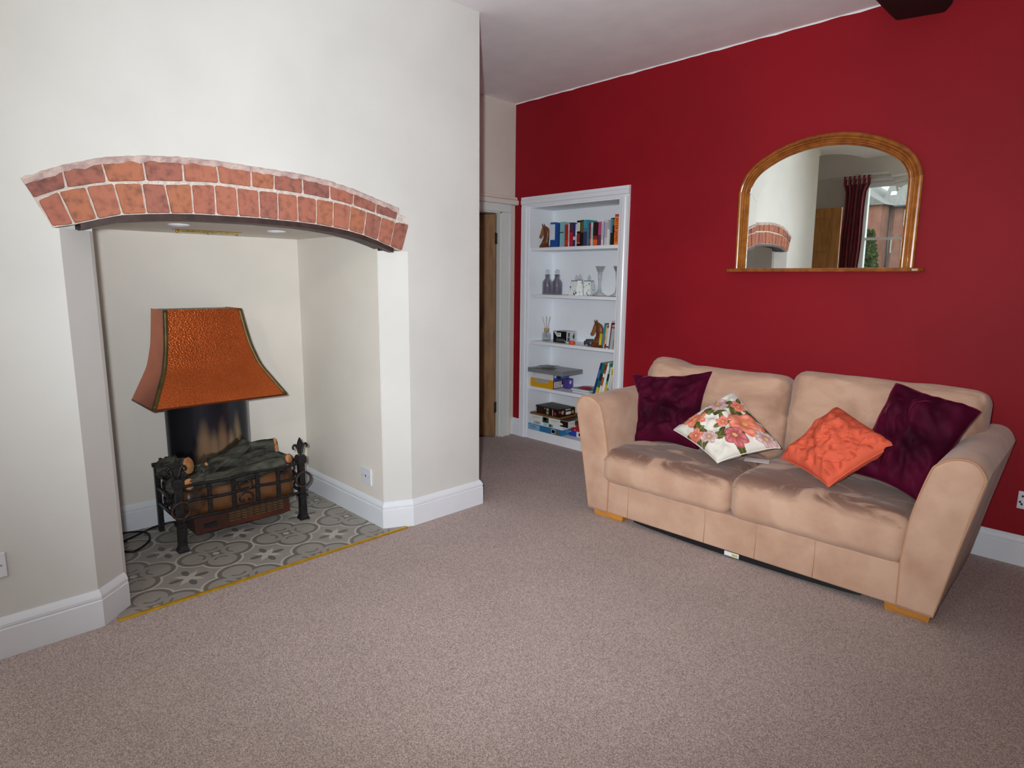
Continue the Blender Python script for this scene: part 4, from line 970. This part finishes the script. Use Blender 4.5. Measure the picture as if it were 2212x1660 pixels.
def back_fn(seed, lump):
    def f(pos, p_):
        u, v_, w_ = p_
        b_ = .045*(1-u*u)*(1-(w_*.8)**2)*(-v_ if v_ < 0 else 0)
        wr = .018*nz3((u*1.6+w_*1.4, v_, w_*2.2-u*1.2), 1.1, seed)+.012*nz3((u*3-w_*4, v_, w_*5+u*3), 1, seed+4)+.006*nz3((u*9+w_*6, v_, w_*4), 1, seed+7)
        pos = pos+Vector((0, -b_+wr*(-v_ if v_ < 0 else .3), .010*nz3((u*3, 0, 0), 1, seed)*(1 if w_ > 0 else 0)))
        if lump and w_ > 0: pos = pos+Vector((-.01, -.02*math.exp(-((u+.78)/.2)**2), (.032*math.exp(-((u+.72)/.25)**2)-.012)*w_))
        return pos
    return f
for x0, x1, zt, sd, lump in ((-.885, .005, .860, 11, True), (.012, .885, .885, 17, False)):
    k = rounded((x1-x0)/2, .125, .245, .075, 30, back_fn(sd, lump))
    k.build('back_cushion', suede_back, sofa, ((x0+x1)/2, .235, zt-.245), rot=(math.radians(-9), 0, 0))

# ------------------------------------------------------------------ scatter cushions
def pillow(name, label, corners, thick, m, n=36, pinch=.10, seed=1, wr=.012, colfn=None, group=None):
    A, B, C_, E_ = [Vector(c) for c in corners]     # order around the square
    cen = (A+B+C_+E_)/4; nrm = (C_-A).cross(E_-B).normalized()
    if nrm.y > 0: nrm = -nrm
    vs, fs, cc = [], [], []
    for side in (1, -1):
        o = len(vs)
        for j in range(n+1):
            for i in range(n+1):
                u, v_ = 2*i/n-1, 2*j/n-1
                u2_ = u*(1-pinch*(1-v_*v_)); v2 = v_*(1-pinch*(1-u*u))
                s, t = (u2_+1)/2, (v2+1)/2
                base = A*(1-s)*(1-t)+B*s*(1-t)+C_*s*t+E_*(1-s)*t
                prof = (max(0, 1-u*u)*max(0, 1-v_*v_))**.5
                edge = 1-max(abs(u), abs(v_))**6
                w_ = wr*(nz3((u*1.8, v_*1.8, side), 1.2, seed)+.6*nz3((u*4+v_*2, v_*4, side), 1, seed+2)+.12*nz3((u*9, v_*7, side), 1, seed+5))*edge
                pos = (base-cen)*(1-.045*abs(u*v_)**5)+nrm*side*(thick*prof+w_*1.2+.003)
                # soft corners flop a little
                pos += Vector((0, 0, -.012*(abs(u*v_)**6)*(1 if v_ > 0 else .3)))
                vs.append(pos); cc.append(colfn(u, v_) if colfn else (1, 1, 1))
        for j in range(n):
            for i in range(n):
                a = o+j*(n+1)+i; fs.append((a, a+1, a+n+2, a+n+1))
    N = (n+1)**2
    rim = [i for i in range(n+1)]+[j*(n+1)+n for j in range(1, n+1)]+[n*(n+1)+i for i in range(n-1, -1, -1)]+[j*(n+1) for j in range(n-1, 0, -1)]
    for k_ in range(len(rim)):
        a, b_ = rim[k_], rim[(k_+1) % len(rim)]; fs.append((a, b_, b_+N, a+N))
    t = thing(name, label, 'cushion', tuple(cen), 0, group)
    mb = MB(); mb.add(vs, fs, 0, True); mb.build('cushion_cover', m, t, col=cc if colfn else None)
    pp = MB(); pp.tube([vs[i]-nrm*.003 for i in rim], .0035, 6, closed=True); pp.build('edge_seam', m, t, col=[cc[0]]*len(pp.v) if colfn else None)
    return t
# floral print drawn as colour per vertex of the cloth
fl_rng = random.Random(5)
FLW = [(-.45, -.62, .30, 0), (.52, .30, .40, 0), (.05, -.02, .17, 1), (-.02, .62, .28, 2), (-.62, .22, .22, 3), (.72, .82, .24, 3), (.35, -.72, .26, 3), (.78, -.35, .18, 1), (-.85, -.10, .2, 1)]
FLW = [(a, b_, r*1.15, k_, fl_rng.random()*6) for a, b_, r, k_ in FLW]
LEAF = []
for a, b_, r, k_, ph in FLW:
    for q in range(3):
        an = ph+q*2.1+.4; LEAF.append((a+math.cos(an)*r*1.05, b_+math.sin(an)*r*1.05, an, r*.72, r*.32))
LEAF += [(.2, -.35, .5, .2, .08), (-.2, .25, 2.5, .2, .08), (.9, .1, 1.2, .2, .09)]
PAL = [((.62, .045, .02), (.90, .36, .24)), ((.52, .04, .025), (.88, .36, .26)), ((.26, .02, .035), (.70, .22, .22)), ((.30, .10, .12), (.80, .62, .58))]
def floral(u, v_):
    c = Vector((.76, .73, .66))
    for a, b_, an, L_, w_ in LEAF:
        dx_, dy_ = u-a, v_-b_; p_ = dx_*math.cos(an)+dy_*math.sin(an); q = -dx_*math.sin(an)+dy_*math.cos(an)
        if (p_/L_)**2+(q/(w_*(1-.4*p_/L_)))**2 < 1: c = Vector((.085, .085, .02)) if abs(q) > .010 else Vector((.20, .20, .08)); c = c*(1+.5*p_/L_)
    for a, b_, r, k_, ph in FLW:
        dx_, dy_ = u-a, v_-b_; d = math.hypot(dx_, dy_); an = math.atan2(dy_, dx_)+ph
        pet = .72+.28*abs(math.cos(an*2.5)); R = r*pet
        if d < R:
            s = d/R; A_, B_ = Vector(PAL[k_][0]), Vector(PAL[k_][1]); st = .5+.5*math.cos(an*10+s*3)
            f = min(1, max(0, 1.25*s*(.6+.4*st))); f = f if k_ != 0 else min(1, .25+f*.8)
            c = A_.lerp(B_, f if s < .85 else f*.5)
            if s < .2: c = Vector((.75, .45, .12))
    return tuple(c)
VIN = []
vr = random.Random(3)
for i in range(-2, 3):
    for j in range(-2, 3):
        VIN.append((i*.42+(j % 2)*.2+vr.random()*.06, j*.40+vr.random()*.06, vr.random()*3))
def vine(u, v_):
    c = Vector(lin('#dc6248'))
    dk = Vector(lin('#c24c36'))
    for a, b_, an in VIN:
        dx_, dy_ = u-a, v_-b_; p_ = dx_*math.cos(an)+dy_*math.sin(an); q = -dx_*math.sin(an)+dy_*math.cos(an)
        if (p_/.085)**2+(q/.042)**2 < 1: return tuple(dk)
        d = math.hypot(dx_-.17, dy_+.10)
        if abs(d-.085) < .008 and math.atan2(dy_+.10, dx_-.17) > -2: return tuple(dk)
    if abs(v_-.25*math.sin(u*5)-.1) < .010 or abs(v_+.55-.2*math.sin(u*4+1)) < .010 or abs(v_-.75-.15*math.sin(u*5+2)) < .010: return tuple(dk)
    return tuple(c)
PURL = [(-2.291, 3.33, 0.784), (-1.767, 3.42, 0.853), (-1.661, 3.12, 0.415), (-2.086, 3.08, 0.387)]
pillow('cushion', 'plum velvet cushion leaning in the bookcase corner of the sofa', PURL, .10, plum, seed=4, pinch=.19, wr=.060, group='sofa cushions')
FLO = [(-1.838, 3.10, .527), (-1.567, 3.27, .772), (-1.225, 3.16, .536), (-1.461, 2.93, .449)]
pillow('cushion', 'cream cushion with red peonies and olive leaves on the sofa', FLO, .085, print_mat, n=120, seed=9, pinch=.08, wr=.022, colfn=floral, group='sofa cushions')
PURR = [(-.887, 3.06, .503), (-.819, 3.42, .904), (-.443, 3.28, .845), (-.577, 2.98, .461)]
pillow('cushion', 'plum velvet cushion leaning on the sofa arm far from the bookcase', PURR, .10, plum, seed=14, pinch=.10, wr=.055, group='sofa cushions')
TER = [(-1.21, 3.08, .496), (-1.024, 3.27, .770), (-.697, 3.08, .671), (-.91, 2.90, .465)]
pillow('cushion', 'terracotta cushion with darker vine and leaf pattern', TER, .09, print_mat, n=90, seed=21, pinch=.08, wr=.028, colfn=vine, group='sofa cushions')
k = MB(); k.box(-.06, .06, -.04, .04, 0, .0008); o = k.build('paper_sheet', paper_mat, None, (-1.33, 3.10, .452), rot=(-.03, 0, .35)); tag(o, 'white sheet of paper on the sofa between the floral and terracotta cushions', 'paper')

# ------------------------------------------------------------------ overmantel mirror
mir = thing('overmantel_mirror', 'arched overmantel mirror in a reeded varnished pine frame', 'mirror', (-1.375, D-.014, 1.448))
mir.rotation_euler = (math.radians(1.45), 0, math.radians(1.2))
half = [(.485, 0.0), (.485, .25), (.485, .44), (.482, .475), (.468, .522), (.433, .580), (.368, .636), (.247, .696), (.115, .730), (0, .740)]
hp = catmull([(a, b_, 0) for a, b_ in half], 8, False)
full = [(p_.x, p_.y) for p_ in hp]+[(-p_.x, p_.y) for p_ in reversed(hp[:-1])]
def offset(poly, d):
    out = []
    for i, q in enumerate(poly):
        a = Vector(poly[max(i-1, 0)]); b_ = Vector(poly[min(i+1, len(poly)-1)]); t = (b_-a).normalized(); nrm = Vector((-t.y, t.x))
        out.append((q[0]+nrm.x*d, q[1]+nrm.y*d))
    return out
FPR = [(0, 0), (0, .018), (.006, .024), (.014, .026), (.020, .023), (.022, .019), (.028, .024), (.034, .024), (.037, .018), (.042, .022), (.047, .021), (.050, .015), (.056, .016), (.060, .012), (.066, .008), (.066, 0)]
offs = [offset(full, q[0]) for q in FPR]
nf = len(full)
cuts = [0, 22, 40, nf-41, nf-23, nf-1]
for (a, b_), mm_ in zip(zip(cuts, cuts[1:]), (pine_frame2, pine_frame, pine_frame, pine_frame, pine_frame2)):
    rings = [[(offs[j][i][0], -FPR[j][1], max(0.004, offs[j][i][1])) for j in range(len(FPR))] for i in range(a, b_+1)]
    k = MB(); k.loft(rings, True, True, 0, False); k.build('frame_moulding', mm_, mir, bevel=.0006)
inn = offset(full, .064); bev = [(a*(.485-.114)/.485, b_*(.740-.114)/.740) for a, b_ in full]
k = MB(); pts = [(a, max(.004, b_)) for a, b_ in bev]; k.prism(pts, 1, -.0045, -.001); k.build('glass', mirror_mat, mir)
k = MB(); rings = [[(inn[i][0], -.0038, max(.004, inn[i][1])), (bev[i][0], -.0045, max(.004, bev[i][1]))] for i in range(nf)]
k.loft(rings, False, False, 0, False); k.build('bevelled_edge', mirror_mat, mir)
k = MB(); sh = []
for i in range(9): a = PI/2+PI*i/8; sh.append((-.500+.034*math.cos(a), -.034+.034*math.sin(a)))
sh = [(-.535, -.0), (-.535, -.035), (-.520, -.058), (-.49, -.066), (.49, -.066), (.520, -.058), (.535, -.035), (.535, 0)]
k.prism(sh, 2, -.018, .004); k.build('ledge', pine_frame, mir, bevel=.006)

# ------------------------------------------------------------------ window, curtain, near door (seen in the mirror)
gm = bpy.data.materials.new('window_pane_glass'); gm.use_nodes = True; nt = gm.node_tree
for n_ in list(nt.nodes):
    if n_.type == 'BSDF_PRINCIPLED': nt.nodes.remove(n_)
outn = [n_ for n_ in nt.nodes if n_.type == 'OUTPUT_MATERIAL'][0]
tr = nt.nodes.new('ShaderNodeBsdfTransparent'); tr.inputs[0].default_value = (.97, .985, .98, 1)
gl = nt.nodes.new('ShaderNodeBsdfGlossy'); gl.inputs['Roughness'].default_value = .0
mxs = nt.nodes.new('ShaderNodeMixShader'); mxs.inputs[0].default_value = .04
nt.links.new(tr.outputs[0], mxs.inputs[1]); nt.links.new(gl.outputs[0], mxs.inputs[2]); nt.links.new(mxs.outputs[0], outn.inputs[0])
for wi, (a, b_) in enumerate(WX):
    w = thing('window_%d' % (wi+1), ('white sash window beside the wine curtain, reflected in the mirror', 'unseen second white sash window behind the camera, added for its daylight')[wi], 'window', ((a+b_)/2, YW-.16, WZ0), kind='structure')
    hwid = (b_-a)/2; hh = WZ1-WZ0
    k = MB(); k.box(-hwid, -hwid+.05, -.04, .04, 0, hh); k.box(hwid-.05, hwid, -.04, .04, 0, hh); k.box(-hwid+.05, hwid-.05, -.04, .04, hh-.07, hh); k.box(-hwid+.05, hwid-.05, -.04, .04, 0, .06); k.build('window_frame', gloss_white, w)
    k = MB(); k.box(-hwid+.05, hwid-.05, -.025, .025, .80, .835); k.build('meeting_rail', gloss_white, w)
    for mx_0 in (-hwid+.50, hwid-.50):
        k = MB(); k.box(mx_0-.022, mx_0+.022, -.035, .035, .061, hh-.071); k.build('mullion', gloss_white, w)
    for z0, z1 in ((.06, .80), (.835, hh-.07)):
        k = MB(); k.box(-hwid+.05, hwid-.05, -.002, .002, z0, z1); k.build('pane', gm, w)
    k = MB(); k.box(-hwid-.05, hwid+.05, .165, .22, -.03, .004); k.box(-hwid, hwid, .041, .164, -.03, .004); k.build('window_sill', gloss_white, w)
    k = MB(); k.box(-hwid-.02, hwid+.02, .155, .178, hh+.006, hh+.10); k.build('window_head', gloss_white, w)
    # sampling portal only: it emits nothing, it just guides the sky light through the opening
    po = lamp('window_portal', 'AREA', ((a+b_)/2, YW-.02, (WZ0+WZ1)/2), 1, shape='RECTANGLE', size=b_-a, size_y=WZ1-WZ0)
    po.rotation_euler = (PI/2, 0, 0); po.rotation_euler = Vector((0, 1, 0)).to_track_quat('-Z', 'Y').to_euler(); po.data.cycles.is_portal = True
cur = thing('curtain', 'wine red tab-top curtain drawn beside the window, seen in the mirror', 'curtain', (-2.65, YW+.10, 0))
rings = []
for j in range(25):
    z = .05+2.32*j/24; wd = .135+.012*math.sin(j*.5)+(.03 if j == 24 else 0)-.02*math.sin(PI*j/24)
    xo = -.06*(1-j/24)
    fr_ = [(xo+wd*(2*i/60-1), .035*math.sin(i*PI/5)+.008*math.sin(i+j*.3), z) for i in range(61)]
    rings.append(fr_+[(p_[0], p_[1]-.006, p_[2]) for p_ in reversed(fr_)])
k = MB(); k.loft(rings, True, True, 0, True); k.build('fabric', curtain_mat, cur)
for i in range(6):
    x = -.14+i*.056; k = MB(); k.box(x-.012, x+.012, -.03, -.026, 2.36, 2.47); k.box(x-.012, x+.012, .026, .03, 2.36, 2.47); k.box(x-.012, x+.012, -.03, .03, 2.467, 2.472); k.build('tab', curtain_mat, cur)
k = MB(); k.tube([(-2.95, YW+.10, 2.448), (-.7, YW+.10, 2.448)], .018, 12); pole = k.build('curtain_pole', mat('pale_pole', '#d8d8d4', .4)); tag(pole, 'pale curtain pole above the window, seen in the mirror', 'curtain pole')
d2 = thing('door_2', 'honey pine panel door standing open by the near alcove, seen in the mirror', 'door', (-3.43, -1.10, 0), kind='structure')
k = MB(); w_, hh = .77, 2.06
k.box(0, .11, -.02, .02, .01, hh); k.box(w_-.11, w_, -.02, .02, .01, hh); k.box(.11, w_-.11, -.02, .02, .01, .22); k.box(.11, w_-.11, -.02, .02, .80, .98); k.box(.11, w_-.11, -.02, .02, hh-.12, hh); k.box(.11, w_-.11, -.02, .02, 1.52, 1.62); k.box(.335, .435, -.02, .02, .22, .80)
k.build('door_boards', pine_door_mat, d2, bevel=.003)
for x0, x1, z0, z1 in ((.11, .335, .22, .80), (.435, .66, .22, .80), (.11, .66, .98, 1.52), (.11, .66, 1.62, hh-.12)):
    k = MB(); k.box(x0, x1, -.008, .008, z0, z1); k.box(x0+.03, x1-.03, -.013, .013, z0+.03, z1-.03); k.build('panel', pine_door_mat, d2)

# opal globe pendant over the window end of the room (out of frame, added to light that end)
pl = thing('added_pendant', 'unseen opal glass globe pendant lamp added to light the window end', 'lamp', (-.55, -1.05, H))
MB().lathe([(.05, 0), (.05, -.012), (.02, -.03), (.001, -.03)]).build('ceiling_rose', gloss_white, pl)
MB().tube([(0, 0, -.02), (0, 0, -.25)], .006, 8).build('rod', brass, pl)
MB().lathe([(.1*math.sin(PI*i/16)+.0005, -.34+.1*math.cos(PI*i/16)) for i in range(17)]).build('globe', mat('lit_opal_glass', '#fff4e0', .4, emit='#fff0d8', estr=85.), pl)

# ------------------------------------------------------------------ outside (seen through the window in the mirror)
k = MB(); k.box(-40, 30, -60, YW-.3, -.7, -.5); struct('ground', k, grass_mat, 'lawn outside the window', 'lawn')
HY = -24.0
hs = thing('brick_house', 'red brick house with stone slate roof seen through the window in the mirror', 'house', (-7.2, HY, -.5))
hx_, hz_0 = 7.2, .5
k = MB(); k.box(-7.3+hx_, 4+hx_, -6, 0, 0, 3.26+hz_0); k.build('wall', hbrick, hs)
k = MB(); k.box(-14+hx_, -7.27+hx_, -6, 1.4, 0, 3.30+hz_0); k.build('wing_wall', hbrick, hs)
k = MB(); k.prism([(.25, 3.22+hz_0), (-3.2, 6.0+hz_0), (-6.4, 3.22+hz_0)], 0, -7.6+hx_, 4.2+hx_); k.build('roof', slate_mat, hs)
k = MB(); k.prism([(-14+hx_, 3.28+hz_0), (-10.7+hx_, 5.6+hz_0), (-7.1+hx_, 3.28+hz_0)], 1, -6, 1.6); k.build('roof', slate_mat, hs)
for x0, x1, z0, z1, nx_, nz_ in ((-7.05, -6.73, 2.56, 3.07, 1, 1), (-7.13, -6.4, 1.28, 1.88, 3, 2), (-5.9, -5.2, 2.4, 3.07, 2, 2), (-5.9, -4.9, 1.0, 1.9, 3, 2)):
    k = MB(); k.box(x0+hx_, x1+hx_, 0, .06, z0+hz_0, z1+hz_0); wn = k.build('window', sage_paint, hs)
    px_ = (x1-x0-.10)/nx_; pz_ = (z1-z0-.12)/nz_
    for i in range(nx_):
        for j in range(nz_):
            k = MB(); k.box(x0+.05+i*px_+.015+hx_, x0+.05+(i+1)*px_-.015+hx_, .055, .075, z0+.06+j*pz_+.015+hz_0, z0+.06+(j+1)*pz_-.015+hz_0); k.build('pane', mat('dark_pane', '#4a5054', .1), wn)
k = MB(); k.tube([(-7.23+hx_, .08, 3.2+hz_0), (-7.23+hx_, .08, 0)], .045, 8); k.build('downpipe', mat('grey_pipe', '#3c3e42', .4), hs)
k = MB(); k.tube([(-7.2+hx_, .2, 3.22+hz_0), (4+hx_, .2, 3.22+hz_0)], .06, 8); k.build('gutter', mat('grey_pipe', '#3c3e42', .4), hs)
k = MB(); k.prism([(-.38, 3.76+hz_0), (-.58, 3.92+hz_0), (-.62, 3.90+hz_0), (-.42, 3.72+hz_0)], 0, -7.65+hx_+.25, -7.3+hx_+.25); k.build('roof_light', mat('roof_light_glass', '#c8d0d4', .1), hs)
def shrub(label, x, y, h, r, n, seed):
    t = thing('shrub', label, 'shrub', (x, y, -.5)); rr = random.Random(seed); k = MB()
    k.tube([(0, 0, 0), (.03, 0, h*.5), (0, .02, h*.85)], [.05, .035, .01], 6); k.build('stem', mat('bark', '#5c4a38', .9), t)
    k = MB()
    for i in range(n):
        z = h*(.12+.88*rr.random()**.8); rad = r*math.sqrt(rr.random())*(1-.65*(z/h)**2); a = rr.random()*2*PI
        c = Vector((rad*math.cos(a), rad*math.sin(a), z)); q = Vector((rr.gauss(0, 1), rr.gauss(0, 1), rr.gauss(0, .6))).normalized(); s = q.orthogonal().normalized()*.05
        q *= .10; k.add([c-q, c-s, c+q, c+s], [(0, 1, 2, 3)])
    o = k.build('foliage', foliage_mat, t); o['kind'] = 'stuff'
shrub('tall leafy shrub against the brick house, seen in the mirror', -7.48, HY+2.3, 2.75, .55, 2500, 2)
shrub('pale leafy shrub further along the brick house wall', -8.95, HY+2.3, 2.2, .5, 1800, 3)
